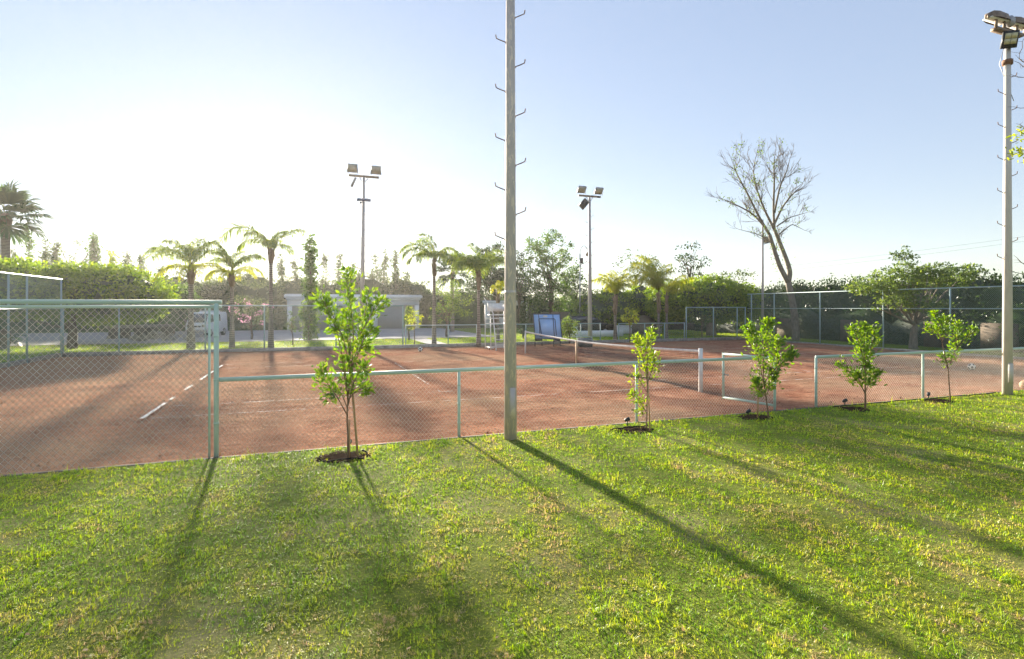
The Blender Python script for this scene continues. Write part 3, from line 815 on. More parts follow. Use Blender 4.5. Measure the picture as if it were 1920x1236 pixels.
def limb(rng, a, b, wob, n=7):
    a = np.array(a, float); b = np.array(b, float); t = np.linspace(0, 1, n)[:, None]
    L = np.linalg.norm(b - a)
    off = np.cumsum(rng.normal(0, 1, (n, 3)), axis=0); off -= off[0] + (off[-1] - off[0]) * t
    return a + (b - a) * t + off * wob * L / math.sqrt(n)
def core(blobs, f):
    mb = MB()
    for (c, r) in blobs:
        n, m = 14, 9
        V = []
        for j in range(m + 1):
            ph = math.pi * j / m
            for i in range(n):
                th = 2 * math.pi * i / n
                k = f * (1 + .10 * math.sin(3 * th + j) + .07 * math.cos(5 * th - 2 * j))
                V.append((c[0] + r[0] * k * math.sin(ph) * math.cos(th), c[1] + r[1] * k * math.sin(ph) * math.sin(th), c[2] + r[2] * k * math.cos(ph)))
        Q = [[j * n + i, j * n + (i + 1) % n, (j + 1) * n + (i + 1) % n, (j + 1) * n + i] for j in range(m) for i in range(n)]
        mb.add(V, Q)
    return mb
def tree(name, label, cat, base, trunk_top, blobs, ncl, per, spread, lsize, leafm, r0=.14, seed=1, trunkm='trunk', shell=.5, nl=7, z0=LZ, inner=0.0, group=None, aspect=.55, flat=.75, fork=.55):
    rng = np.random.default_rng(seed)
    t = thing(name, label, cat, (base[0], base[1], z0), group)
    mb = MB()
    tp = limb(rng, (base[0], base[1], z0 - .1), trunk_top, .05, 8)
    mb.tube(tp, np.linspace(r0 * 1.15, r0 * .62, 8), 8)
    P, out = cloud(blobs, ncl, per, spread, rng, shell, flat)
    if nl:
        ends = P[rng.integers(0, len(P), nl)]
        for e_ in ends:
            k = rng.integers(int(8 * fork), 8)
            s_ = tp[k]
            l_ = limb(rng, s_, s_ + (e_ - s_) * .9, .06, 6)
            mb.tube(l_, np.linspace(r0 * .42, r0 * .07 + .004, 6), 5)
            for q in range(2):
                e2 = P[rng.integers(0, len(P))]; s2 = l_[rng.integers(2, 5)]
                if np.linalg.norm(e2 - s2) < 2.5: mb.tube(limb(rng, s2, e2, .08, 4), np.linspace(r0 * .18, .006, 4), 4)
    mb.build('trunk', M[trunkm], t, True)
    L = rng.uniform(.7, 1.3, len(P)) * lsize
    lv = leaves(P, L, L * aspect, rng, out)
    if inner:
        ic = core(blobs, inner)  # solid core added to block light through the crown, coloured as its dark interior
        ic.build('blocking_core', M['leaf_dark'], t)
    lv.build('crown', M[leafm], t)
    return t
def blob(px, y, Z, rx, ry, rz):
    p = W(px, Z); return ((p[0], p[1], zy(y, Z)), (rx, ry, rz))

# ---------------------------------------------------------------- saplings, stakes, beds, spotlights
def sapling(name, label, base, z0, trunk_pts, branches, nleaf, L, seed, leafm='leaf_sap', r0=.016, group='young trees along the front fence'):
    """trunk_pts and branches are (right, forward, height) offsets in metres as seen from the lawn"""
    rng = np.random.default_rng(seed)
    t = thing(name, label, 'sapling', (base[0], base[1], z0), group)
    o = np.array([base[0], base[1], z0])
    def cv(p): return o + CAMR * p[0] + CAMF * p[1] + np.array([0, 0, p[2]])
    mb = MB(); lv = MB()
    def curve(pts, n):
        pts = np.array([cv(p) for p in pts]); t_ = np.linspace(0, len(pts) - 1, n)
        c = np.stack([np.interp(t_, np.arange(len(pts)), pts[:, k]) for k in range(3)], 1)
        for _ in range(2): c[1:-1] = (c[:-2] + 2 * c[1:-1] + c[2:]) / 4
        return c
    tr = curve(trunk_pts, 16)
    mb.tube(tr, np.linspace(r0, r0 * .35, 16), 7)
    tot = sum(b[1] for b in branches)
    for pts, wgt, bare in branches:
        c = curve(pts, 14)
        mb.tube(c, np.linspace(r0 * .55, .003, 14), 5)
        k = int(nleaf * wgt / tot)
        tt = bare + (1 - bare) * rng.uniform(0, 1, k) ** .9
        ii = tt * 13; i0 = np.minimum(ii.astype(int), 12); fr = (ii - i0)[:, None]
        P = c[i0] * (1 - fr) + c[i0 + 1] * fr
        ax_ = unit(c[np.minimum(i0 + 1, 13)] - c[i0])
        side = unit(np.cross(ax_, rng.normal(0, 1, (k, 3))))
        tw = rng.gamma(2.0, .042, (k, 1)) * (1.15 - .65 * tt[:, None])    # leaves sit on short side twigs
        P2 = P + side * tw + ax_ * tw * .5
        mb.wires(P[::3], P2[::3], .0022, 3)
        d = side * rng.uniform(.4, 1.2, (k, 1)) + ax_ * rng.uniform(.1, .9, (k, 1)) + np.array([0, 0, .25]) + rng.normal(0, .35, (k, 3))
        broad_leaves(lv, P2, d, L * rng.uniform(.6, 1.25, k), rng)
    mb.build('trunk', M['sap_trunk'], t, True)
    lv.build('foliage', M[leafm], t)
    return t
def stake(label, p, z0, h, r=.016, lean=0.0):
    e_ = np.array([p[0], p[1], z0 + h]) + CAMR * lean
    o = MB().tube([(p[0], p[1], z0 - .1), (p[0] + CAMR[0] * lean * .5, p[1] + CAMR[1] * lean * .5, z0 + h * .5), e_], [r, r * .95, r * .85], 7).build('wooden_stake', M['stake'], None, True, (p[0], p[1], z0))
    return tag(o, label, 'stake', 'wooden stakes supporting the saplings')
Zs = [depth(p) for p in SAPS]
def S(i, px, py, f=0.0):
    """offset of a photo point at the depth of sapling i"""
    Z = Zs[i] + f; X0 = (SAPS[i][0] - CX) * CS - (SAPS[i][1] - CY) * SN
    return ((px - 960) * Z / F - X0, f, zy(py, Z) - .03)
sapling('citrus_sapling', 'tallest young citrus tree, forked, in front of the white garages', SAPS[0], .03,
    [S(0, 652, 862), S(0, 653, 822), S(0, 650, 780), S(0, 655, 720), S(0, 657, 660, .05)],
    [([S(0, 652, 750), S(0, 640, 660, -.1), S(0, 632, 620, -.1), S(0, 612, 575, -.15), S(0, 600, 555, -.1)], 1.2, .45),
     ([S(0, 656, 720), S(0, 664, 640), S(0, 660, 590), S(0, 652, 545, .05), S(0, 650, 507, .05)], 2.0, .25),
     ([S(0, 660, 690), S(0, 674, 640, .1), S(0, 684, 590, .1), S(0, 692, 545, .15)], 1.3, .3),
     ([S(0, 668, 640), S(0, 690, 600, -.1), S(0, 706, 575, -.1), S(0, 716, 560, -.1)], 1.0, .3),
     ([S(0, 645, 640), S(0, 628, 600, .1), S(0, 618, 580, .1), S(0, 606, 568, .1)], .8, .2),
     ([S(0, 652, 780), S(0, 630, 740, -.15), S(0, 610, 715, -.2), S(0, 600, 690, -.2)], 1.2, .2),
     ([S(0, 653, 770), S(0, 640, 735, .1), S(0, 626, 728, .1), S(0, 618, 755, .1)], .7, .2),
     ([S(0, 653, 760), S(0, 660, 725, -.1), S(0, 676, 690, -.1), S(0, 684, 690, -.1)], 1.2, .15),
     ([S(0, 653, 750), S(0, 665, 735, .05), S(0, 684, 725, .1), S(0, 690, 735, .1)], .7, .15),
     ([S(0, 652, 740), S(0, 648, 700, -.1), S(0, 645, 672, -.1)], .8, .1),
     ([S(0, 656, 700), S(0, 668, 670, .08), S(0, 680, 650, .08), S(0, 692, 648, .08)], 1.0, .1),
     ([S(0, 655, 690), S(0, 648, 650, -.08), S(0, 640, 622, -.08), S(0, 628, 612, -.08)], 1.0, .15),
     ([S(0, 658, 680), S(0, 676, 650, -.1), S(0, 690, 625, -.12), S(0, 700, 615, -.12)], 1.0, .15),
     ([S(0, 657, 660), S(0, 656, 620, .1), S(0, 648, 590, .12)], .9, .1)], 1850, .078, 21)
sapling('citrus_sapling', 'narrow yellow green young tree between the middle pole and the net post', SAPS[1], .03,
    [S(1, 1212, 808), S(1, 1213, 770), S(1, 1214, 720), S(1, 1212, 680)],
    [([S(1, 1213, 720), S(1, 1214, 670), S(1, 1212, 640), S(1, 1226, 618)], 1.6, .1),
     ([S(1, 1213, 710), S(1, 1205, 670), S(1, 1200, 645), S(1, 1190, 632)], 1.5, .1),
     ([S(1, 1214, 720), S(1, 1224, 690), S(1, 1227, 660)], 1.2, .1),
     ([S(1, 1213, 735), S(1, 1200, 715, .05), S(1, 1192, 700)], .6, .2),
     ([S(1, 1212, 775), S(1, 1202, 755), S(1, 1192, 745), S(1, 1182, 738)], .9, .15),
     ([S(1, 1212, 770), S(1, 1204, 765), S(1, 1200, 772)], .35, .1)], 900, .062, 22, 'leaf_sap_y', .013)
sapling('citrus_sapling', 'bushy young citrus with two stems in front of the open gate', SAPS[2], .03,
    [S(2, 1441, 784), S(2, 1437, 750), S(2, 1432, 710), S(2, 1430, 680)],
    [([S(2, 1434, 730), S(2, 1424, 680), S(2, 1412, 630), S(2, 1402, 612)], 1.8, .15),
     ([S(2, 1432, 700), S(2, 1432, 650), S(2, 1438, 615), S(2, 1442, 600)], 1.8, .15),
     ([S(2, 1434, 720), S(2, 1450, 680, .1), S(2, 1456, 650, .1), S(2, 1462, 635, .1)], 1.4, .15),
     ([S(2, 1438, 710), S(2, 1460, 685, -.1), S(2, 1478, 670, -.1), S(2, 1488, 660, -.1)], 1.3, .2),
     ([S(2, 1438, 745), S(2, 1424, 730, -.1), S(2, 1416, 710, -.1)], 1.1, .1),
     ([S(2, 1438, 740), S(2, 1446, 715, .05), S(2, 1452, 700, .05)], 1.0, .1)], 1900, .076, 23)
sapling('citrus_sapling', 'upright young citrus tree in front of the fence right of the gate', SAPS[3], .03,
    [S(3, 1622, 768), S(3, 1622, 735), S(3, 1622, 690), S(3, 1621, 655)],
    [([S(3, 1622, 700), S(3, 1616, 660), S(3, 1606, 630), S(3, 1597, 612)], 1.5, .1),
     ([S(3, 1622, 690), S(3, 1621, 650), S(3, 1620, 608)], 1.5, .1),
     ([S(3, 1622, 690), S(3, 1634, 650), S(3, 1641, 615)], 1.3, .15),
     ([S(3, 1622, 735), S(3, 1600, 705), S(3, 1585, 692), S(3, 1571, 680)], .9, .2),
     ([S(3, 1622, 740), S(3, 1612, 715), S(3, 1606, 700)], .9, .25),
     ([S(3, 1622, 735), S(3, 1634, 712), S(3, 1644, 696)], 1.2, .2),
     ([S(3, 1622, 730), S(3, 1622, 700), S(3, 1628, 680)], .9, .1)], 1500, .078, 24)
sapling('citrus_sapling', 'leaning young tree with a curved stem beside the cream pole', SAPS[4], .03,
    [S(4, 1782, 753), S(4, 1779, 715), S(4, 1778, 690), S(4, 1770, 660), S(4, 1764, 630)],
    [([S(4, 1774, 680), S(4, 1764, 630), S(4, 1760, 605), S(4, 1752, 585)], 1.4, .3),
     ([S(4, 1766, 640), S(4, 1752, 618), S(4, 1738, 614)], .8, .3),
     ([S(4, 1768, 640), S(4, 1772, 615), S(4, 1776, 596)], 1.3, .1),
     ([S(4, 1779, 690), S(4, 1790, 660, .1), S(4, 1796, 625, .1), S(4, 1797, 605, .1)], 1.8, .15),
     ([S(4, 1790, 660), S(4, 1806, 640), S(4, 1818, 625), S(4, 1828, 618)], .9, .3),
     ([S(4, 1778, 695), S(4, 1772, 675), S(4, 1769, 665)], .6, .1)], 1150, .075, 25)
stake('thin cane stake leaning on the left side of the tallest sapling', G(655, 858, .03), .03, .55, .013)
stake('tall wooden stake on the right of the tallest sapling', G(672, 857, .03), .03, 1.75, .017, -.16)
stake('wooden stake on the right of the narrow yellow green sapling', G(1219, 808, .03), .03, 1.1, .013, -.05)
stake('pale wooden stake left of the bushy sapling at the gate', G(1420, 783, .03), .03, .95, .014, .04)
stake('short cane stake close behind the upright sapling right of the gate', G(1624, 765, .03), .03, 1.25, .009, -.02)
for i, (bx, by, br) in enumerate(BEDS):
    rng = np.random.default_rng(40 + i)
    n = 28; a_ = np.arange(n) * 2 * math.pi / n
    V = [(bx, by, .028)]
    for rr_, zz in ((.45, .029), (.85, .031), (1.08, .031), (1.2, .012)):
        for a in a_: V.append((bx + br * rr_ * math.cos(a) * (1 + rng.normal(0, .09)), by + .8 * br * rr_ * math.sin(a) * (1 + rng.normal(0, .09)), zz + rng.normal(0, .004)))
    Fc = [[0, 1 + k, 1 + (k + 1) % n] for k in range(n)]
    Q = [[1 + j * n + k, 1 + (j + 1) * n + k, 1 + (j + 1) * n + (k + 1) % n, 1 + j * n + (k + 1) % n] for j in range(3) for k in range(n)]
    kind(MB().add(V, Fc, Q).build('soil_bed', M['soil'], None, True), 'structure')
def hose(label, pts, r=.009):
    o = MB().tube(pts, r, 7).build('irrigation_hose', M['rubber'], None, True, pts[0])
    return tag(o, label, 'hose', 'black irrigation hoses')
bx, by, br = BEDS[0]
hose('black irrigation hose looped round the foot of the tallest sapling', [(bx + .33 * math.cos(a), by + .25 * math.sin(a) - .02, .05 + .02 * math.sin(3 * a)) for a in np.linspace(-3.4, .6, 26)], .011)
def hose_line(p0, p1, label, seed):
    rng = np.random.default_rng(seed); l_ = limb(rng, (*p0, .055), (*p1, .05), .05, 12); l_[:, 2] = .045 + np.abs(np.sin(np.arange(12))) * .02
    hose(label, [tuple(p) for p in l_], .010)
hose_line((BEDS[3][0] - .3, -.28), (BEDS[4][0] - .3, -.26), 'black hose along the fence foot between the two saplings on the right', 3)
hose_line((BEDS[4][0] - .2, -.3), (pr_[0] - .2, -.26), 'black hose curving along the fence from the leaning sapling to the cream pole', 4)
hose_line((BEDS[1][0] - .45, BEDS[1][1] + .05), (BEDS[1][0] + .35, BEDS[1][1] + .1), 'black hose across the soil bed of the narrow yellow green sapling', 6)
def spotlight(label, p, z, aim, post=0.0):
    t = thing('garden_spotlight', label, 'spotlight', (p[0], p[1], .02), 'small garden spotlights by the saplings')
    MB().tube([(p[0], p[1], .0), (p[0], p[1], z)], .012, 7).build('spike', M['dark_steel'], t)
    f = unit(np.array([aim[0], aim[1], .45])); c = np.array([p[0], p[1], z + .03])
    ts = np.array([-.055, -.045, -.01, .045, .05]); rr_ = [.01, .026, .034, .036, .024]
    MB().tube([c + f * q for q in ts], rr_, 12).build('lamp_head', M['dark_steel'], t, True)
    MB().tube([c + f * .046, c + f * .0545], .026, 12).build('lens', M['lens'], t)
spotlight('small grey spotlight fixed beside the stem of the tallest sapling', G(655, 853, .03), .19, (0, -1))
spotlight('small round spotlight left of the narrow yellow green sapling', G(1176, 797, .03), .10, (.8, -.5))
spotlight('small spotlight on the ground left of the bushy sapling at the gate', G(1403, 777, .03), .06, (.9, -.2))
spotlight('small spotlight on the ground left of the upright sapling', G(1584, 759, .03), .09, (.7, -.4))
spotlight('small spotlight on the ground left of the leaning sapling', G(1741, 745, .03), .07, (.6, .3))

# ---------------------------------------------------------------- palms
def frond(mb, st, base, az, el, length, droop, ll, rng, n=30, curl=0.0):
    pts = [np.array(base, float)]; e_ = el; a_ = az; seg = length / n; T = []
    for i in range(n):
        T.append(np.array([math.cos(e_) * math.cos(a_), math.cos(e_) * math.sin(a_), math.sin(e_)]))
        pts.append(pts[-1] + T[-1] * seg)
        e_ -= droop / n * (.35 + 1.3 * i / n); a_ += curl / n
    st.tube(pts[::3], np.linspace(.026, .005, len(pts[::3])), 4, False)
    P, D, LL = [], [], []
    for i in range(int(n * .16), n + 1):
        tt = i / n; tan = T[min(i, n - 1)]
        side = np.cross(tan, [0, 0, 1.0]); side /= np.linalg.norm(side) + 1e-9
        for s_ in (-1, 1):
            for k in range(2):
                d = side * s_ * rng.uniform(.5, 1.0) + tan * rng.uniform(.35, .8) + np.array([0, 0, rng.uniform(-.5, .35)])
                P.append(pts[i] - tan * seg * k * .5); D.append(d); LL.append(ll * (math.sin(math.pi * (.12 + .80 * tt)) ** .6) * rng.uniform(.75, 1.1))
    P = np.array(P); D = unit(np.array(D)); LL = np.array(LL)[:, None]
    n_ = len(P)
    w = .012 + .009 * ll
    s = unit(np.cross(D, np.array([0, 0, 1.0]) + rng.normal(0, .5, (n_, 3))))
    m = P + D * LL * .55; tip = m + unit(D * .6 + np.array([0, 0, -1.0])) * LL * .5
    V = np.stack([P - s * w * .5, P + s * w * .5, m + s * w, m - s * w, tip], 1).reshape(-1, 3)
    b = (np.arange(n_) * 5)[:, None]
    mb.add(V, b + np.array([[0, 1, 2, 3]]), b + np.array([[3, 2, 4]]))
def az_of(right, fwd=0.0):
    v = CAMR * right + CAMF * fwd; return math.atan2(v[1], v[0])
def palm(label, px, Z, ycrown, r0, fr, seed, leafm='palm_green', boot=.9, dry=None, lean=0.0, z0=LZ, group='queen palms beyond the court'):
    """fr: list of (right, forward, elevation, length, droop)"""
    rng = np.random.default_rng(seed)
    p = W(px, Z); zc = zy(ycrown, Z); off = CAMR * lean
    t = thing('queen_palm', label, 'palm tree', (p[0], p[1], z0), group)
    q = np.linspace(0, 1, 14); hh = zc - z0
    pts = np.stack([p[0] + off[0] * q ** 1.5, p[1] + off[1] * q ** 1.5, z0 - .1 + (hh - boot * .6 + .1) * q], 1)
    rad = r0 * (1.32 - .62 * np.minimum(q * 2.4, 1)) * (1 + .03 * np.sin(q * 60))
    MB().tube(pts, rad, 12).build('trunk', M['palm_trunk'], t, True)
    top = pts[-1]
    b = MB()
    b.tube([top + np.array([0, 0, z]) for z in np.linspace(-boot * .5, boot * .6, 8)], r0 * np.array([.72, .95, 1.0, 1.05, .95, .75, .5, .3]), 10)
    for k in range(16):
        a = rng.uniform(0, 6.28); z = rng.uniform(-boot * .5, boot * .3)
        c = top + np.array([0, 0, z]); d = np.array([math.cos(a), math.sin(a), 0])
        b.tube([c + d * r0 * .7, c + d * r0 * 1.1 + np.array([0, 0, .14]), c + d * r0 * rng.uniform(1.3, 2.0) + np.array([0, 0, rng.uniform(.2, .42)])], [.05, .035, .012], 4)
    b.build('leaf_bases', M['palm_boot'], t)
    mb, st = MB(), MB()
    cb = top + np.array([0, 0, boot * .45])
    for (rt, fw_, el, ln, dr) in fr:
        frond(mb, st, cb + rng.normal(0, .03, 3), az_of(rt, fw_) + rng.normal(0, .1), el, ln, dr, ln * .28 + .16, rng, 30, rng.normal(0, .25))
    st.build('frond_stems', M['palm_yellow'], t)
    mb.build('fronds', M[leafm], t)
    if dry:
        mb, st = MB(), MB()
        for (rt, fw_, el, ln, dr) in dry: frond(mb, st, cb - np.array([0, 0, .12]), az_of(rt, fw_), el, ln, dr, ln * .2 + .06, rng)
        st.add(mb.v[0], *[np.array(f[0]) for f in mb.f[:2]]); 
        for vv, i in ((mb.v[k], k) for k in range(1, len(mb.v))): st.add(vv, mb.f[2 * i][0] - sum(len(x) for x in mb.v[:i]), mb.f[2 * i + 1][0] - sum(len(x) for x in mb.v[:i]))
        st.build('dry_fronds', M['palm_yellow'], t)
    return t
def ringf(rng, n, ln, el=(.2, 1.25), dr=(1.2, 2.2), bias=0.0):
    out = []
    for k in range(n):
        a = 2 * math.pi * k / n + rng.uniform(-.25, .25)
        out.append((math.cos(a) + bias, math.sin(a), rng.uniform(*el), ln * rng.uniform(.8, 1.12), rng.uniform(*dr)))
    return out
rp = np.random.default_rng(77)
palm('queen palm with a long frond reaching left and yellow lower leaves, beside the white van', 358, 27.6, 492, .17,
     [(-1, .1, .62, 3.3, 1.25), (-1, -.2, .95, 2.2, 1.6), (1, .1, .95, 2.0, 1.5), (.5, .4, 1.3, 1.7, 1.2), (-.3, -.5, 1.25, 1.9, 1.5), (.3, -.8, 1.0, 1.7, 1.8), (0, .5, 1.4, 2.0, 1.3), (-.6, .5, 1.2, 2.0, 1.5), (.8, -.3, 1.2, 1.9, 1.4)], 51, 'palm_green', 1.0,
     [(-1, .2, .35, 2.0, 1.5), (-.8, -.6, .2, 1.8, 1.6), (1, .2, .3, 2.0, 1.5), (.7, -.7, .3, 1.8, 1.7), (.2, -1, .1, 1.6, 1.6), (.9, .6, .5, 1.9, 1.8), (-.4, .8, .4, 1.8, 1.7)])
palm('queen palm with hanging yellow fronds in front of the pink flowering bush', 435, 28.0, 502, .125,
     [(-.5, .2, 1.2, 1.6, 1.4), (.6, .2, 1.1, 1.7, 1.5), (0, -.7, 1.2, 1.4, 1.5), (.1, .7, 1.3, 1.5, 1.2), (-.9, .3, .9, 1.7, 1.5), (.9, .1, .9, 1.8, 1.4), (-.3, -.3, 1.45, 1.6, 1.0)], 52, 'palm_green', .9,
     [(-1, .2, .5, 1.6, 1.9), (-.6, -.7, .3, 1.5, 1.7), (1, .2, .6, 1.7, 1.9), (.6, -.7, .3, 1.5, 1.7), (0, -1, .2, 1.4, 1.6), (.5, .8, .5, 1.5, 1.8)])
palm('tallest queen palm on the left, thin fronds blown wide against the sun', 508, 27.8, 462, .125,
     [(-1, .1, 1.0, 3.2, 2.3), (-1, -.2, .8, 2.0, 2.3), (1, .1, .95, 1.9, 1.2), (1, -.3, .5, 1.5, 2.0), (-.5, -.6, 1.2, 1.5, 2.0), (.3, .5, 1.3, 1.5, 1.4), (-.4, .6, .9, 1.6, 2.0), (.3, -.8, .7, 1.4, 2.0)], 53, 'palm_green', .8)
palm('green queen palm right of the garages with its crown swept to the left', 814, 31.0, 478, .115,
     [(-1, .1, .95, 2.3, 2.1), (-1, -.4, .75, 2.1, 2.2), (-.5, .3, 1.25, 2.1, 1.9), (-.2, -.5, 1.35, 1.9, 1.6), (.5, .1, 1.0, 1.5, 2.0), (1, -.2, .6, 1.4, 2.0), (.6, -.7, .6, 1.5, 2.1), (-.5, -.9, .5, 1.6, 2.0), (.2, .9, .8, 1.5, 2.0), (-.7, .7, .8, 1.9, 2.0), (-.9, 0, .45, 1.8, 1.9)], 54, 'palm_green', 1.1)
palm('dense green queen palm just left of the umpire chair', 897.5, 30.6, 500, .115,
     ringf(rp, 14, 2.0, (.35, 1.25), (1.5, 2.3), -.1) + [(-1, 0, .9, 2.0, 1.7), (-.6, .5, 1.1, 2.0, 1.8), (-.1, -.5, 1.4, 1.7, 1.2), (.5, .4, 1.2, 1.7, 1.6)], 55, 'palm_green', 1.2)
palm('thin palm behind the umpire chair with one drooping yellow frond', 934, 33.5, 535, .10,
     [(.2, -.4, 1.1, 1.0, 2.4), (.5, 0, .8, 1.1, 2.8)], 56, 'palm_yellow', 1.5, [(.1, -1, .9, 1.3, 3.0), (-.3, -.6, .9, 1.2, 3.0)])
palm('short bushy yellow green palm in front of the clipped hedge', 1153.5, 34.8, 545, .125,
     [(-1, .1, 1.1, 1.9, 1.5), (-.8, -.4, 1.2, 1.8, 1.6), (-.5, .4, 1.35, 1.8, 1.3), (-.2, -.4, 1.4, 1.7, 1.4), (.2, -.5, 1.35, 1.6, 1.6), (.6, .1, 1.3, 1.5, 1.7), (.4, .8, 1.2, 1.5, 1.6), (.0, .2, 1.5, 1.7, .9), (.9, -.2, 1.2, 1.3, 2.2), (.3, 0, 1.45, 1.6, 1.2)], 57, 'palm_yellow', 1.4, [(-.6, -.6, 1.2, 1.5, 2.6), (.3, -.7, 1.2, 1.4, 2.6), (.1, -1, 1.3, 1.4, 2.6), (-.2, -1, 1.2, 1.5, 2.4)])
palm('larger yellow green palm with its crown bent left over the clipped hedge', 1235, 35.8, 540, .11,
     [(-1, .1, 1.2, 2.9, 1.7), (-.9, -.3, 1.3, 2.8, 1.5), (-.7, .4, 1.35, 2.9, 1.5), (-.4, -.4, 1.42, 2.7, 1.3), (-.2, .2, 1.5, 2.8, 1.2), (.2, .2, 1.45, 2.4, 1.3), (-.9, .6, 1.1, 2.4, 1.8), (-.6, -.8, 1.2, 2.3, 1.8), (.3, -.6, 1.35, 2.0, 1.7), (.4, .5, 1.4, 2.2, 1.5), (-1, 0, .95, 2.4, 2.0), (-.5, 0, 1.5, 2.9, 1.3)], 58, 'palm_yellow', 1.5, [(-.3, -1, 1.3, 1.9, 2.3), (.3, -1, 1.35, 1.8, 2.3), (-.7, -.7, 1.2, 1.9, 2.4)])
palm('thin palm with fronds to the right, close to the larger yellow green palm', 1250, 36.4, 548, .10,
     [(1, .1, .85, 2.3, .9), (1, -.3, .75, 1.8, 1.2), (.3, -.3, 1.3, 1.5, 1.8), (.6, .5, 1.1, 1.7, 1.5), (-.2, .5, 1.3, 1.4, 1.8), (.8, .3, 1.15, 2.0, 1.1)], 59, 'palm_yellow', 1.3)
def fan_palm(label, px, Z, ycrown, r0, size, nf, seed, z0=LZ, boot=.6):
    rng = np.random.default_rng(seed)
    p = W(px, Z); zc = zy(ycrown, Z)
    t = thing('fan_palm', label, 'palm tree', (p[0], p[1], z0))
    q = np.linspace(0, 1, 12)
    MB().tube(np.stack([np.full(12, p[0]), np.full(12, p[1]), z0 - .1 + (zc - z0) * q], 1), r0 * (1.2 - .35 * q), 12).build('trunk', M['palm_trunk'], t, True)
    mb, st = MB(), MB()
    c0 = np.array([p[0], p[1], zc])
    b = MB().tube([c0 + np.array([0, 0, z]) for z in np.linspace(-boot, .3, 5)], r0 * np.array([.9, 1.35, 1.4, 1.2, .6]), 10)
    b.build('leaf_bases', M['palm_boot'], t)
    for k in range(nf):
        a = 2.4 * k + rng.uniform(-.3, .3); el = 1.35 - 2.1 * (k / nf) + rng.normal(0, .1)
        d = np.array([math.cos(el) * math.cos(a), math.cos(el) * math.sin(a), math.sin(el)])
        pl = size * rng.uniform(.45, .6); hub = c0 + d * pl
        st.tube([c0, c0 + d * pl * .5 + np.array([0, 0, .04]), hub], [.03, .022, .016], 4, False)
        side = unit(np.cross(d, np.array([0, 0, 1.0]))); up_ = np.cross(side, d)
        m = 26; fl = size * rng.uniform(.5, .65)
        for j in range(m):
            th = (j / (m - 1) - .5) * 3.6
            dd = d * math.cos(th) + side * math.sin(th) + up_ * .15 * abs(math.sin(th)) + rng.normal(0, .05, 3)
            dd = dd / np.linalg.norm(dd); L = fl * (.72 + .28 * math.cos(th))
            w = np.cross(dd, up_); w = w / (np.linalg.norm(w) + 1e-9) * fl * .052
            mid = hub + dd * L * .62; tip = mid + unit(dd * .8 + np.array([0, 0, -.6])) * L * .38
            mb.add([hub - w * .25, hub + w * .25, mid + w, mid - w, tip], [[0, 1, 2, 3]], [[3, 2, 4]])
    st.build('leaf_stalks', M['fan_leaf'], t)
    mb.build('fans', M['fan_leaf'], t)
fan_palm('tall fan palm rising above the flat hedge tree at the left edge', 10, 36.0, 408, .27, 2.4, 34, 61)
fan_palm('small dark fan palm behind the sparse trees right of the garages', 848, 47, 512, .16, 1.9, 26, 62)
fan_palm('squat fan palm on the lawn at the far left under the flat hedge tree', 8, 27, 628, .2, .9, 14, 63)

# ---------------------------------------------------------------- buildings
def garage():
    x0, x1, y0, y1 = -.7, 11.35, 45.0, 51.0
    t = thing('garage_building', 'low white flat roofed garage block with grey roller shutters', 'garage', (x0, y0, LZ))
    top, dtop = 3.38, 2.42
    w = MB()
    cols = [(x0, x0 + .42), (x0 + 3.62, x0 + 4.12), (x0 + 7.55, x0 + 8.05), (x1 - .42, x1)]
    for a, b in cols: w.box(((a + b) / 2, y0 + .2, (LZ + dtop) / 2), (b - a, .4, dtop - LZ))
    w.box(((x0 + x1) / 2, y0 + .2, (dtop + 2.9) / 2), (x1 - x0, .4, 2.9 - dtop))
    for a in (x0, x1): w.box((a + (.15 if a == x0 else -.15), (y0 + .4 + y1) / 2, (LZ + 2.9) / 2), (.3, y1 - y0 - .4, 2.9 - LZ))
    w.box(((x0 + x1) / 2, y1 + .15, (LZ + 2.9) / 2), (x1 - x0, .3, 2.9 - LZ))
    w.build('wall', M['garage_white'], t)
    r = MB().box(((x0 + x1) / 2, (y0 + y1) / 2, 3.0), (x1 - x0 + .2, y1 - y0 + .5, .2)).box(((x0 + x1) / 2, (y0 + y1) / 2, 3.22), (x1 - x0 + .5, y1 - y0 + .8, .24)).box(((x0 + x1) / 2, (y0 + y1) / 2, 3.38), (x1 - x0 + .36, y1 - y0 + .66, .08))
    r.build('roof', M['garage_white'], t)
    for (a, b), (c, d) in zip(cols[:-1], cols[1:]):
        MB().box(((b + c) / 2, y0 + .28, (LZ + dtop) / 2), (c - b, .08, dtop - LZ)).build('roller_shutter', M['shutter'], t)
garage()
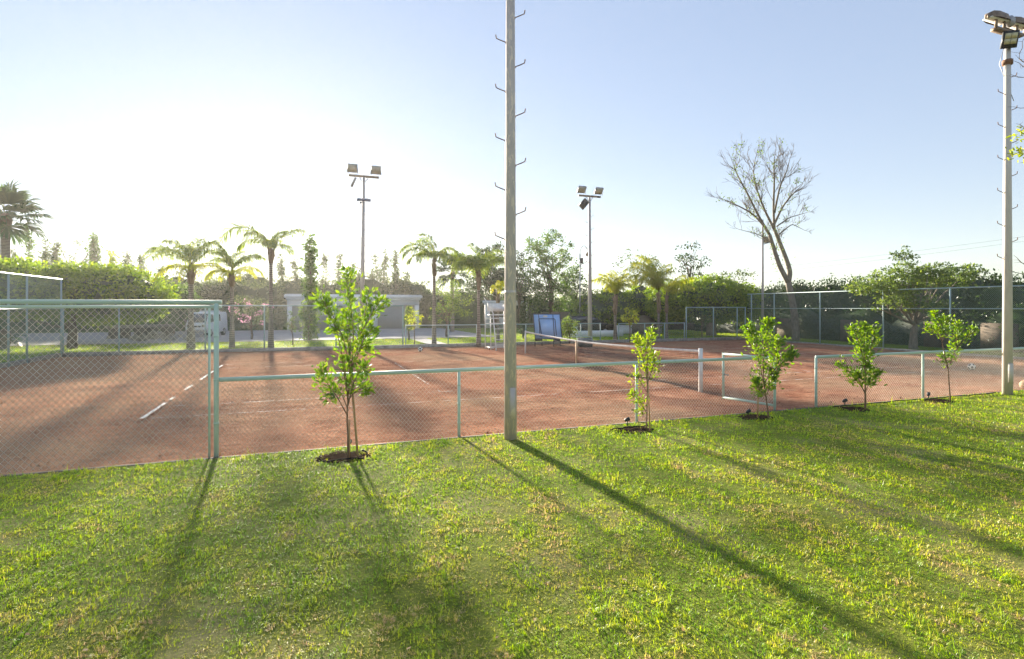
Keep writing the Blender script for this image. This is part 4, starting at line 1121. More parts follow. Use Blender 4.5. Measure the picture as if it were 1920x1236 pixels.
def gatehouse():
    Z = 55
    a = np.array(W(905, Z)); b = np.array(W(994, Z)); c = (a + b) / 2; wdt = np.linalg.norm(b - a); rz = -YAW
    t = thing('gatehouse', 'small white flat roofed porch building behind the umpire chair', 'building', (c[0], c[1], LZ))
    top = zy(564, Z)
    def at(u, v, z): return (c[0] + CAMR[0] * u + CAMF[0] * v, c[1] + CAMR[1] * u + CAMF[1] * v, z)
    MB().box(at(0, 1.5, top - .12), (wdt, 3.6, .24), rz).box(at(0, 1.5, top - .36), (wdt - .25, 3.3, .24), rz).build('roof', M['garage_white'], t)
    w = MB()
    w.box(at(wdt / 2 - .5, 1.4, (LZ + top - .48) / 2), (.42, 2.8, top - .48 - LZ), rz)
    w.box(at(-wdt / 2 + .5, 1.4, (LZ + top - .48) / 2), (.42, 2.8, top - .48 - LZ), rz)
    w.box(at(0, 2.8, (LZ + top - .48) / 2), (wdt - 1.0, .2, top - .48 - LZ), rz)
    w.box(at(-.2, 1.0, LZ + .55), (1.6, .25, 1.1), rz)
    w.build('wall', M['garage_white'], t)
    MB().box(at(.4, 2.66, LZ + 1.25), (2.0, .06, 1.6), rz).build('doorway', M['glass'], t)
gatehouse()
t = thing('garden_wall', 'beige rendered garden wall with piers half buried in the dark hedge', 'wall', (26, 33, LZ))
w = MB().box((27.0, 33.6, .95), (13.0, .25, 1.75)).box((33.6, 14, .55), (.25, 39, 1.2))
w.build('wall', M['stone'], t)
for y in (20.6, 15.6, 10.6, 7.9):
    MB().box((32.66, y, .72), (.16, 1.5, 1.4)).build('pier', M['stone'], t)
o = MB().box((25.6, 28.6, .42), (4.6, .3, .62)).box((25.6, 28.6, .76), (4.7, .4, .07)).build('low_wall', M['garage_white'], None, False, (25.6, 28.6, LZ))
tag(o, 'low white garden wall under the round clipped hedge tree', 'wall')
p = W(1118, 38.5)
o = MB().box((p[0], p[1], LZ + .22), (4.2, .3, .44)).build('low_wall', M['garage_white'], None, False, (p[0], p[1], LZ))
tag(o, 'low white wall at the foot of the clipped hedge behind the lamp pole', 'wall')
p = W(1207, 43.5)
o = MB().lathe((p[0], p[1], LZ), [(1.0, 0), (1.0, .5), (.95, .8), (.8, 1.1), (.55, 1.32), (.25, 1.43), (.05, 1.45)], 18).build('domed_oven', M['stone'], None, True, (p[0], p[1], LZ))
tag(o, 'beige domed mound like an outdoor oven behind the far sapling', 'oven')
for i, (px, Z, s_) in enumerate(((212, 36, .9), (235, 36.6, 1.1), (262, 37.2, 1.2), (285, 37.8, 1.4), (313, 38.5, 1.2))):
    p = W(px, Z)
    words = ('leftmost', 'second from the left', 'middle', 'second from the right', 'rightmost')[i]
    t = thing('planter', 'low concrete planter with dark plants behind the left fence, %s of five' % words, 'planter', (p[0], p[1], LZ), 'concrete planters along the road')
    MB().box((p[0], p[1], LZ + .80), (s_ * .78, .5, .2)).build('trough', M['concrete'], t)
    MB().box((p[0], p[1], LZ + .36), (s_ * .5, .3, .68)).build('pedestal', M['kerb_dark'], t)
    rng = np.random.default_rng(90 + i)
    P, out = cloud([((p[0], p[1], LZ + 1.25), (s_ * .55, .4, .45))], 40, 16, .18, rng, .2)
    leaves(P, .13, .06, rng, out).build('foliage', M['leaf_dark' if i % 2 else 'leaf_mid'], t)
p = W(288, 33.5)
rng = np.random.default_rng(95)
mb = MB()
for k in range(46):
    c = (p[0] + rng.normal(0, .75), p[1] + rng.normal(0, .4), LZ + .1 + abs(rng.normal(0, .16)))
    mb.lathe(c, [(.02, -.1), (.11 * rng.uniform(.6, 1.3), -.06), (.13 * rng.uniform(.6, 1.3), .03), (.07, .1), (.01, .12)], 6)
tag(mb.build('rubble_heap', M['concrete'], None, False, (p[0], p[1], LZ)), 'grey heap of rubble beside the road left of the white van', 'rubble')['kind'] = 'stuff'

# ---------------------------------------------------------------- vehicles
def vehicle(name, label, cat, p, rz, prof, wd, paint, wheels, glass, z0=LZ):
    """prof: side outline (x forward, z up) of the body; extruded, the cabin narrowed"""
    t = thing(name, label, cat, (p[0], p[1], z0))
    c, s_ = math.cos(rz), math.sin(rz)
    def Tn(V): V = np.asarray(V, float); return np.stack([p[0] + V[:, 0] * c - V[:, 1] * s_, p[1] + V[:, 0] * s_ + V[:, 1] * c, z0 + V[:, 2]], 1)
    n = len(prof); V = []
    for sd in (-1, 1):
        for x, z in prof:
            V.append((x, sd * wd / 2 * (1 - .13 * max(0, z - .95)), z))
    F1 = [list(range(n))[::-1], list(range(n, 2 * n))]
    Q = [[k, (k + 1) % n, n + (k + 1) % n, n + k] for k in range(n)]
    MB().add(Tn(V), Q, [F1[0]], [F1[1]]).build('body', paint, t)
    for g in glass:
        g = np.array(g, float); nrm = np.cross(g[1] - g[0], g[2] - g[0]); nrm /= np.linalg.norm(nrm); 
        cen = g.mean(0)
        if nrm @ (cen - np.array([0, 0, .9])) < 0: nrm = -nrm
        o_ = g + nrm * .012; i_ = g - nrm * .01
        MB().add(Tn(np.concatenate([o_, i_])), [[0, 1, 2, 3], [7, 6, 5, 4], [0, 4, 5, 1], [1, 5, 6, 2], [2, 6, 7, 3], [3, 7, 4, 0]]).build('window', M['glass'], t)
    for (x, y, r) in wheels:
        w = MB().tube(Tn([(x, y - .09, r), (x, y - .07, r), (x, y + .07, r), (x, y + .09, r)]), [r * .9, r, r, r * .9], 16).build('wheel', M['rubber'], t, True)
        MB().tube(Tn([(x, y - .1, r), (x, y + .1, r)]), r * .55, 12).build('hubcap', M['grey_steel'], w)
    return t, Tn
Zv = 38.6
pv = W(389, Zv + 1.2)
hd = math.atan2(*(lambda v: (v[1], v[0]))(-CAMF * 1.0 + CAMR * .08))
wv = 1.42
prof = [(1.62, .28), (1.66, .62), (1.60, .95), (1.52, 1.0), (1.08, 1.66), (.9, 1.72), (-1.5, 1.74), (-1.66, 1.6), (-1.70, .3)]
def yw(z): return wv / 2 * (1 - .13 * max(0, z - .95))
gl = [[(1.545, -yw(1.0) * .88, 1.02), (1.545, yw(1.0) * .88, 1.02), (1.12, yw(1.6) * .86, 1.62), (1.12, -yw(1.6) * .86, 1.62)]]
for sd in (-1, 1):
    gl.append([(1.36, sd * yw(1.05), 1.05), (.62, sd * yw(1.05), 1.05), (.62, sd * yw(1.58), 1.58), (1.02, sd * yw(1.58), 1.58)])
    gl.append([(.5, sd * yw(1.08), 1.08), (-.5, sd * yw(1.08), 1.08), (-.5, sd * yw(1.56), 1.56), (.5, sd * yw(1.56), 1.56)])
t, Tn = vehicle('parked_van', 'small white van parked on the paving beyond the far fence', 'van', pv, hd, prof, wv, M['van_paint'], [(1.05, -.62, .29), (1.05, .62, .29), (-1.1, -.62, .29), (-1.1, .62, .29)], gl)
def rot_box(t, name, c, size, m): MB().box(Tn([c])[0], size, hd).build(name, m, t)
rot_box(t, 'bumper', (1.68, 0, .42), (.1, wv, .2), M['grey_steel'])
for sd in (-1, 1):
    rot_box(t, 'headlight', (1.655, sd * .5, .78), (.05, .26, .16), M['lens'])
    rot_box(t, 'wing_mirror', (1.35, sd * .82, 1.12), (.10, .18, .2), M['dark_steel'])
rot_box(t, 'grille', (1.665, 0, .74), (.03, .6, .1), M['dark_steel'])
rot_box(t, 'roof_box', (-.4, 0, 1.78), (1.2, .9, .1), M['van_paint'])
pc = W(1096, 41)
prof = [(2.0, .3), (2.05, .6), (1.95, .82), (1.05, .95), (.45, 1.36), (-.2, 1.44), (-1.2, 1.40), (-1.85, .98), (-2.0, .85), (-2.02, .32)]
hd2 = math.atan2(CAMR[1], CAMR[0]) + .25
gl = []
for sd in (-1, 1):
    y1_, y2_ = .84 * (1), .84 * (1 - .13 * .42)
    gl.append([(.85, sd * y1_, 1.0), (-.1, sd * y1_, 1.0), (-.1, sd * y2_, 1.37), (.4, sd * y2_, 1.33)])
    gl.append([(-.2, sd * y1_, 1.0), (-1.5, sd * y1_, 1.02), (-1.15, sd * y2_, 1.34), (-.2, sd * y2_, 1.37)])
vehicle('parked_car', 'dark parked car half hidden behind the shrub and the far fence', 'car', pc, hd2, prof, 1.68, M['car_paint'], [(1.3, -.75, .31), (1.3, .75, .31), (-1.3, -.75, .31), (-1.3, .75, .31)], gl)

# ---------------------------------------------------------------- umpire chair, folded table, roller, balls
def umpire_chair():
    cx, cy = 10.45, 18.35
    t = thing('umpire_chair', 'tall white steel umpire chair with a ladder, behind the middle pole', 'umpire chair', (cx, cy, 0))
    w = M['white_steel']
    def P(u, v, z): return (cx + u, cy - v, z)         # v points to the court
    for u, v, zt, r in ((-.52, -.45, 2.35, .022), (.52, -.45, 2.35, .022), (-.46, .3, 1.75, .024), (.46, .3, 1.75, .024)):
        MB().tube([P(u, v, 0), P(u, v, zt)], r, 8).build('leg', w, t)
    for u in (-.36, .36):
        MB().tube([P(u * 1.05, .95, 0), P(u, .62, 1.0), P(u * .95, .32, 1.9), P(u * 1.35, -.05, 2.38), P(u * 1.75, -.35, 2.72)], [.028, .03, .03, .026, .012], 8).build('ladder_rail', w, t, True)
    for k in range(6):
        z = .28 + .27 * k; v = .95 - .33 * z
        MB().tube([P(-.36, v, z), P(.36, v, z)], .018, 7).build('ladder_rung', w, t)
    MB().box(P(0, -.02, 1.80), (.86, .66, .05)).build('seat', w, t)
    MB().box(P(0, -.36, 2.2), (.86, .04, .42)).build('backrest', w, t)
    MB().box(P(0, .30, 2.12), (.70, .03, .24)).build('front_board', w, t)
    f = MB()
    for z in (.12, 1.35, 1.62):
        for v in (-.45, .3): f.tube([P(-.5, v, z), P(.5, v, z)], .018, 7)
        for u in (-.5, .5): f.tube([P(u, -.45, z), P(u, .3 if z > .2 else .9, z)], .018, 7)
    f.build('cross_bars', w, t)
umpire_chair()
def folded_table():
    Z = 31.0
    p = np.array([*W(1027, Z), 0.0]); r, f = CAMR * .985 + CAMF * -.17, None
    r = r / np.linalg.norm(r); f = np.array([-r[1], r[0], 0])
    t = thing('table_tennis_table', 'folded blue table tennis table standing upright by the net', 'table', p)
    rz = math.atan2(r[1], r[0])
    def at(u, v, z): return p + r * u + f * v + np.array([0, 0, z])
    def panel(v, lean, m, name, back):
        u_, n_ = r, f; up = unit(np.array([0, 0, 1.0]) * math.cos(lean) + f * math.sin(lean) - r * .10); nn = np.cross(r, up)
        return MB().box(at(0, v, 1.12), (1.50, .03, 1.40), ax=np.array([r, nn, up])).build(name, m, t), up, nn
    a, up, nn = panel(-.10, .14, M['blue_board'], 'front_board', 0)
    panel(.20, .02, M['stone'], 'rear_board', 0)
    fr = MB()
    def onb(u, w_, o=.035): return at(0, -.10, 1.12) + r * u + up * w_ - f * o
    rim = [(-.75, -.70), (.75, -.70), (.75, .70), (-.75, .70)]
    for (u0, w0), (u1, w1) in zip(rim, rim[1:] + rim[:1]): fr.tube([onb(u0, w0, .01), onb(u1, w1, .01)], .022, 6)
    fr.tube([onb(-.46, -.62), onb(-.46, .4), onb(-.42, .44), onb(.42, .44), onb(.46, .4), onb(.46, -.5)], .02, 6)
    fr.tube([onb(-.36, -.64), onb(-.46, .68)], .018, 6); fr.tube([onb(.34, -.64), onb(.36, .68)], .018, 6)
    fr.build('steel_frame', M['navy'], t)
    MB().box(onb(-.08, .58, .022), (.24, .012, .11), rz).build('sticker', M['white_paint'], t)
    for u in (-.52, .52):
        MB().tube([at(u - .16, -.32, 0.06), at(u - .16, -.3, .38), at(u, 0, .45), at(u + .16, .3, .38), at(u + .16, .32, .06)], .02, 6).build('leg', M['dark_steel'], t, True)
        MB().box(at(u, -.02, .36), (.36, .5, .10), rz).build('hinge_block', M['dark_steel'], t)
        for v in (-.32, .32): MB().tube([at(u + (.16 if v > 0 else -.16) - .02, v, .06), at(u + (.16 if v > 0 else -.16) + .02, v, .06)], .06, 12).build('wheel', M['rubber'], t)
folded_table()
def roller():
    p = np.array([*W(1097, 30.6), 0.0])
    t = thing('court_roller', 'grey court roller with a pale green handle, behind the net', 'roller', p)
    r = CAMR
    MB().tube([p + r * -.40 + np.array([0, 0, .25]), p + r * .40 + np.array([0, 0, .25])], .25, 22).build('drum', M['roller'], t, True)
    h = MB()
    a, b = p + r * -.44 + np.array([0, 0, .25]), p + r * .44 + np.array([0, 0, .25])
    c1, c2 = p + r * -.42 + CAMF * .3 + np.array([0, 0, .55]), p + r * .42 + CAMF * .3 + np.array([0, 0, .55])
    h.tube([a, c1], .018, 6).tube([b, c2], .018, 6).tube([c1, c2], .018, 6)
    m_ = (c1 + c2) / 2 - r * .1; e_ = p + r * -.48 + CAMF * .45 + np.array([0, 0, 1.08])
    h.tube([m_, e_], .02, 6).tube([e_ - r * .14, e_ + r * .14], .018, 6)
    h.build('handle', M['green_paint'], t)
roller()
def ball(p, r, label, plain=False, seed=0):
    ico = []
    g = (1 + 5 ** .5) / 2
    ico = unit(np.array([(0, a, b * g) for a in (-1, 1) for b in (-1, 1)] + [(a, b * g, 0) for a in (-1, 1) for b in (-1, 1)] + [(b * g, 0, a) for a in (-1, 1) for b in (-1, 1)], float))
    rng = np.random.default_rng(seed); q = np.linalg.qr(rng.normal(0, 1, (3, 3)))[0]; ico = ico @ q
    nu, nv = 40, 24
    mb = MB()
    V = [(r * math.sin(math.pi * j / nv) * math.cos(2 * math.pi * i / nu), r * math.sin(math.pi * j / nv) * math.sin(2 * math.pi * i / nu), r * math.cos(math.pi * j / nv)) for j in range(nv + 1) for i in range(nu)]
    c = np.array([p[0], p[1], r])
    mb.add(np.array(V) + c)
    Q = [[[], []][0]]
    qa, qb = [], []
    for j in range(nv):
        for i in range(nu):
            f = [j * nu + i, (j + 1) * nu + i, (j + 1) * nu + (i + 1) % nu, j * nu + (i + 1) % nu]
            d = unit(np.array([V[k] for k in f]).mean(0))
            (qb if (not plain and (ico @ d).max() > .935) else qa).append(f)
    mb.f.append((np.array(qa), 0))
    if qb: mb.f.append((np.array(qb), 1))
    o = mb.build('ball', [M['ball_tan']] if plain else [M['ball_white'], M['ball_black']], None, True, (p[0], p[1], 0))
    return tag(o, label, 'ball')
ball(W(788, 27.2), .12, 'white and black football on the clay below the far fence', seed=3)
ball(W(1822, 19.2), .115, 'white and black football on the clay beside the leaning sapling', seed=4)
ball(G(1922, 730), .12, 'plain tan ball on the clay at the right edge', True)

# ---------------------------------------------------------------- hedges and trees
def hedge_row(name, label, x0, x1, y0, y1, z0, z1, nleaf, L, leafm, seed, rough=.3, corem='leaf_dark', cat='hedge'):
    rng = np.random.default_rng(seed)
    t = thing(name, label, cat, ((x0 + x1) / 2, (y0 + y1) / 2, z0))
    # lumpy solid core added to block light, dark like the hedge's shaded interior
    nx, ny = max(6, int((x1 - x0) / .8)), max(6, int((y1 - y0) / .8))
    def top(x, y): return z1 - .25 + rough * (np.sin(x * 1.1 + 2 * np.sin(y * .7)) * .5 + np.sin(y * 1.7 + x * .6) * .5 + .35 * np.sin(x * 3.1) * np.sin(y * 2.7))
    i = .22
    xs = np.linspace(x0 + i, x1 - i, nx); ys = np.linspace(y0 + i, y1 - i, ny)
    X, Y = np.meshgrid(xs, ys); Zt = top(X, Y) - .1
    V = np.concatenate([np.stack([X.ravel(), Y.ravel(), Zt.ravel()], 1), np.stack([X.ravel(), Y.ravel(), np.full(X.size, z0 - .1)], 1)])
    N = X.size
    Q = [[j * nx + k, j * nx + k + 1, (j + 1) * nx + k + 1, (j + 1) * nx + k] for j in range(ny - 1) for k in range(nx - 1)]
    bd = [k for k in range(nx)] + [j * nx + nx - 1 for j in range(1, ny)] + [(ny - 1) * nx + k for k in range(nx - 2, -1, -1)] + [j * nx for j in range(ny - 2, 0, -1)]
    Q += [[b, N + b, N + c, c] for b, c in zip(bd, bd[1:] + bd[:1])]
    MB().add(V, Q).build('blocking_core', M[corem], t)
    # leaves on the top and the four sides, in clumps
    A = np.array([(x1 - x0) * (y1 - y0), (x1 - x0) * (z1 - z0), (x1 - x0) * (z1 - z0) * .3, (y1 - y0) * (z1 - z0), (y1 - y0) * (z1 - z0)]); A /= A.sum()
    ncl = nleaf // 14
    sd = rng.choice(5, ncl, p=A)
    cx = rng.uniform(x0, x1, ncl); cy = rng.uniform(y0, y1, ncl); ct = top(cx, cy); cz = z0 + (ct - z0) * rng.uniform(0, 1, ncl)
    cy = np.where(sd == 1, y0 + rng.normal(0, .12, ncl), np.where(sd == 2, y1, cy)); cx = np.where(sd == 3, x0 + rng.normal(0, .12, ncl), np.where(sd == 4, x1, cx))
    cz = np.where(sd == 0, top(cx, cy) + rng.normal(.0, .12, ncl), cz)
    rep = np.repeat(np.arange(ncl), 14)
    P = np.stack([cx, cy, cz], 1)[rep] + rng.normal(0, .17, (len(rep), 3))
    nrm = np.array([[0, 0, 1.0], [0, -1, .2], [0, 1, .2], [-1, 0, .2], [1, 0, .2]])[sd][rep]
    Ls = L * rng.uniform(.7, 1.3, len(rep))
    leaves(P, Ls, Ls * .5, rng, nrm * .7).build('leaves', M[leafm], t)
    return t
# right-hand side: long dark hedge behind the end fence
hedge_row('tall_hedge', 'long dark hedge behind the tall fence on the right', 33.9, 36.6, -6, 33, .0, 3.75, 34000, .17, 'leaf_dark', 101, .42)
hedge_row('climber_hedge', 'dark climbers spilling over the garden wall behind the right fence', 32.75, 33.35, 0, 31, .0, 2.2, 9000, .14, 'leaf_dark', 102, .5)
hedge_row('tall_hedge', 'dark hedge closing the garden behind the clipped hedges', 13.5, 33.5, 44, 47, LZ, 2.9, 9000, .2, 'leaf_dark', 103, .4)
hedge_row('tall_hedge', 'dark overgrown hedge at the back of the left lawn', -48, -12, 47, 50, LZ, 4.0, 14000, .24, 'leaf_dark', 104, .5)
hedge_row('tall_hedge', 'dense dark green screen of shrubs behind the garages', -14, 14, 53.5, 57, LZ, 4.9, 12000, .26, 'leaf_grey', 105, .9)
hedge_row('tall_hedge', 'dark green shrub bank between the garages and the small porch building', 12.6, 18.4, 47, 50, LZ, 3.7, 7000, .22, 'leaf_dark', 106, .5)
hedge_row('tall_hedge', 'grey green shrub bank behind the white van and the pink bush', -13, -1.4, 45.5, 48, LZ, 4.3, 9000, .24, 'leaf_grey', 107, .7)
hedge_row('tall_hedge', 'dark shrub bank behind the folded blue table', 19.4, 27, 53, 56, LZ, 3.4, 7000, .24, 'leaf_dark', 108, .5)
# clipped ficus masses
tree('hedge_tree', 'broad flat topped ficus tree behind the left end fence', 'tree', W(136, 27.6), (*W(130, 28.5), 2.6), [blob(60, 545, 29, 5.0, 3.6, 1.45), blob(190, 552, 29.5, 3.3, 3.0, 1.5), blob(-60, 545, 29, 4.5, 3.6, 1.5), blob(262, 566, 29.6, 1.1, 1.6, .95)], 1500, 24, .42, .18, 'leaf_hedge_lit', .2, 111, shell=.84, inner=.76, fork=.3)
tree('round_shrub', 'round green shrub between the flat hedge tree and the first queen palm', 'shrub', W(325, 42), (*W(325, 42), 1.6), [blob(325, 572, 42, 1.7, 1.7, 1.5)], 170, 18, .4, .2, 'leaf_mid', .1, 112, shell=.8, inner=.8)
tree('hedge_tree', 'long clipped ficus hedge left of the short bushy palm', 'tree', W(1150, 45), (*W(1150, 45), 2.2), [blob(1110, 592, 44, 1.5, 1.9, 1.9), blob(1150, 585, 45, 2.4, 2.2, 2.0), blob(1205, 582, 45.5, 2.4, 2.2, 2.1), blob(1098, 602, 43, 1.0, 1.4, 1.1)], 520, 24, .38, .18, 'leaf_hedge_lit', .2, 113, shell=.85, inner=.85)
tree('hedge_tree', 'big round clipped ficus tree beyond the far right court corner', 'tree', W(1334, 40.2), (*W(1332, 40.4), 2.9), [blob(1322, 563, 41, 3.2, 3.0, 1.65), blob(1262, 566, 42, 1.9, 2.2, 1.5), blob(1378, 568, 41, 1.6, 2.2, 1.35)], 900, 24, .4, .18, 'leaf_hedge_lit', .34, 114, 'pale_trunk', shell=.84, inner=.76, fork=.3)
# trees of the right-hand side
tree('spreading_tree', 'wide feathery tree with a forked pale trunk behind the right fence', 'tree', W(1714, 28.3), (*W(1716, 28.3), 1.35),
     [blob(1655, 535, 28.3, 1.7, 1.4, .6), blob(1715, 520, 28.3, 2.0, 1.8, .85), blob(1770, 518, 28.5, 1.7, 1.4, .65), blob(1690, 482, 28.3, .5, .6, .8), blob(1808, 512, 28.6, 1.0, .9, .5), blob(1620, 535, 28.3, .9, .9, .4), blob(1690, 565, 27.9, 1.4, 1.3, .6), blob(1740, 570, 27.9, 1.1, 1.1, .4)], 400, 24, .30, .14, 'leaf_tipu', .19, 121, 'pale_trunk', .15, 16, .06, aspect=.45, flat=.4, fork=.8)
def bare_tree():
    rng = np.random.default_rng(131)
    Z = 35.6; p = W(1493, Z)
    t = thing('bare_tree', 'tall nearly leafless tree leaning left behind the right fence', 'tree', (p[0], p[1], .06))
    mb, mt, lv = MB(), MB(), []
    def Q(px, y, f=0.0): x_, y_ = W(px, Z + f); return np.array([x_, y_, zy(y, Z + f)])
    def br(pts, r0, r1, n=14):
        pts = np.array(pts); tt = np.linspace(0, len(pts) - 1, n)
        c = np.stack([np.interp(tt, np.arange(len(pts)), pts[:, k]) for k in range(3)], 1)
        c[1:-1] = (c[:-2] + 2 * c[1:-1] + c[2:]) / 4
        mb.tube(c, np.linspace(r0, r1, n), 7); return c
    def twig(a, d, L, r, dep):
        n = 6; pts = [a]; d = unit(d)
        for i in range(n): d = unit(d + rng.normal(0, .10, 3) + np.array([0, 0, .07])); pts.append(pts[-1] + d * L / n)
        mt.tube(pts, np.linspace(r, max(.006, r * .3), n + 1), 4, False)
        if dep > 0:
            for k in range(rng.integers(2, 5)):
                i = rng.integers(1, n + 1); sd = unit(np.cross(d, rng.normal(0, 1, 3)))
                twig(pts[i], unit(pts[i] - pts[i - 1]) + sd * rng.uniform(.35, .8), L * rng.uniform(.45, .75), max(.008, r * .5), dep - 1)
        if rng.uniform() < .085: lv.append(pts[rng.integers(2, n)])
    tr = br([Q(1493, 641), Q(1491, 600), Q(1486, 565), Q(1478, 530)], .25, .19)
    A = br([Q(1478, 530), Q(1462, 500), Q(1452, 470), Q(1443, 440)], .17, .11)
    B = br([Q(1478, 530), Q(1482, 510), Q(1474, 485, .3), Q(1462, 455, .4), Q(1452, 430, .5)], .17, .11)
    l1 = br([Q(1443, 440), Q(1430, 420), Q(1410, 400), Q(1388, 388), Q(1360, 375)], .09, .025)
    l2 = br([Q(1443, 440), Q(1422, 405), Q(1400, 360), Q(1386, 335), Q(1376, 312)], .09, .025)
    l3 = br([Q(1452, 430, .5), Q(1436, 400, .5), Q(1420, 360, .7), Q(1412, 325, .8), Q(1416, 298, .8)], .09, .02)
    l4 = br([Q(1452, 430, .5), Q(1450, 390, .4), Q(1452, 340, .2), Q(1451, 315), Q(1452, 296)], .09, .02)
    l5 = br([Q(1452, 420, .5), Q(1466, 390, .6), Q(1482, 368, .6), Q(1500, 352, .6)], .08, .02)
    l6 = br([Q(1452, 400), Q(1462, 350, -.3), Q(1474, 325, -.4), Q(1480, 302, -.4)], .07, .02)
    l7 = br([Q(1456, 425), Q(1480, 408, -.2), Q(1515, 398, -.3)], .05, .012)
    l8 = br([Q(1452, 460), Q(1424, 440, -.4), Q(1385, 430, -.5)], .045, .012)
    l9 = br([Q(1460, 440), Q(1485, 420, .4), Q(1505, 430, .5)], .045, .012)
    for c, r, nt, L in ((l1, .04, 10, 1.0), (l2, .04, 13, 1.15), (l3, .04, 14, 1.2), (l4, .04, 14, 1.2), (l5, .04, 11, 1.0), (l6, .035, 12, 1.1), (l7, .025, 6, .7), (l8, .022, 6, .8), (l9, .022, 5, .7), (A, .03, 3, .7), (B, .03, 4, .7)):
        for k in range(int(nt * .85)):
            i = rng.integers(2, 13); T = unit(c[i] - c[i - 1]); sd = unit(np.cross(T, rng.normal(0, 1, 3)))
            twig(c[i], T * .7 + sd * .85 + np.array([0, 0, .3]), L * rng.uniform(.7, 1.35), r * .5, 2)
        twig(c[-1], c[-1] - c[-2], L * .7, r * .5, 2)
    mb.build('trunk', M['pale_trunk'], t, True)
    mt.build('twigs', M['grey_bark'], t)
    C = np.array(lv); C = C[rng.permutation(len(C))[:34]]
    rep = np.repeat(np.arange(len(C)), 16)
    ex = np.concatenate([c[rng.integers(4, 13, 5)] for c in (l1, l2, l3, l4, l5, A, B)])
    rep2 = np.repeat(np.arange(len(ex)), 14)
    P = np.concatenate([C[rep] + rng.normal(0, .13, (len(rep), 3)), ex[rep2] + rng.normal(0, .16, (len(rep2), 3))])
    leaves(P, .13, .07, rng).build('leaves', M['leaf_tipu'], t)
bare_tree()
def sparse(label, px, Z, ybase, ytop, wid, seed, leafm, n, per=10, ls=.2, name='sparse_tree', r0=.13, low=.4, sp=.35, trunkm='trunk'):
    b = W(px, Z); zt = zy(ytop, Z); zm = LZ + (zt - LZ) * low
    return tree(name, label, 'tree', b, (b[0], b[1], zm + (zt - zm) * .35), [((b[0], b[1], (zm + zt) / 2), (wid / 2, wid / 2, (zt - zm) / 2))], n, per, sp, ls, M and leafm, r0, seed, trunkm, .25, 12)
sparse('thin tree with dark tufted leaves above the round clipped tree', 1296, 50, 560, 444, 3.4, 141, 'leaf_dark', 34, 12, .24, low=.5)
sparse('low rounded tree with open brown twigs behind the round clipped tree', 1375, 50, 560, 500, 4.6, 142, 'leaf_grey', 60, 9, .2, low=.5)
sparse('sparse open tree between the short palm and the larger yellow palm', 1193, 50, 560, 458, 4.2, 143, 'leaf_grey', 70, 9, .18, low=.45)
sparse('dark leafy tree behind the arched street lamp', 1078, 52, 560, 505, 3.0, 144, 'leaf_dark', 70, 14, .24, low=.3)
tree('broadleaf_tree', 'big light green tree standing behind the folded blue table', 'tree', W(1033, 50), (*W(1030, 50), 5.0),
     [blob(1030, 470, 50, 2.1, 2.0, 1.8), blob(1005, 505, 50, 1.5, 1.5, 1.3), blob(1055, 510, 50, 1.6, 1.6, 1.7), blob(1040, 560, 50, 2.2, 1.8, 1.6), blob(1000, 550, 50, 1.3, 1.3, 1.6)], 270, 30, .42, .20, 'leaf_mid', .2, 151, 'trunk', .3, 16)
tree('broadleaf_tree', 'tall dark tree right behind the dense queen palm', 'tree', W(928, 56), (*W(928, 56), 4.5), [blob(928, 500, 56, 2.4, 2.2, 2.4), blob(905, 530, 56, 1.8, 1.8, 1.8), blob(950, 540, 56, 1.8, 1.8, 2.0)], 240, 26, .45, .24, 'leaf_dark', .22, 152, 'trunk', .3, 12)
tree('broadleaf_tree', 'half hidden tree between the middle pole and the big light green tree', 'tree', W(975, 53), (*W(975, 53), 4.0), [blob(972, 510, 53, 1.4, 1.4, 2.0), blob(985, 545, 53, 1.2, 1.3, 1.6)], 90, 22, .42, .22, 'leaf_dark', .16, 153, 'trunk', .2, 10)
tree('broadleaf_tree', 'small olive coloured tree left of the dense queen palm', 'tree', W(838, 38.5), (*W(843, 38.5), 1.9), [blob(842, 555, 38.5, 1.2, 1.2, 1.2), blob(862, 572, 38.5, 1.0, 1.0, .9), blob(828, 590, 38.5, .8, .8, .6)], 90, 20, .32, .14, 'leaf_tipu', .1, 154, 'trunk', .25, 9)
tree('oleander', 'pink flowering bush on a single stem behind the yellow fronded palm', 'bush', W(472, 35.6), (*W(472, 35.6), 1.5), [blob(476, 585, 35.6, 1.2, 1.1, .9), blob(455, 570, 35.6, .8, .8, .7)], 60, 16, .3, .15, 'leaf_grey', .07, 155, 'trunk', .3, 10)
rng = np.random.default_rng(156)
ol = [o for o in bpy.data.objects if o.name.startswith('oleander')][0]
P, out = cloud([blob(482, 588, 35.4, 1.15, 1.0, .75), blob(448, 572, 35.4, .7, .7, .6)], 26, 16, .2, rng, .7)
leaves(P, .12, .1, rng, out).build('flowers', M['pink'], ol)
tree('round_shrub', 'light grey green shrub right of the folded blue table', 'shrub', W(1068, 33), (*W(1068, 33), .6), [blob(1068, 612, 33, .55, .5, .62), blob(1060, 622, 33, .4, .4, .4)], 80, 14, .16, .11, 'leaf_tipu', .04, 157, 'trunk', .3, 6)
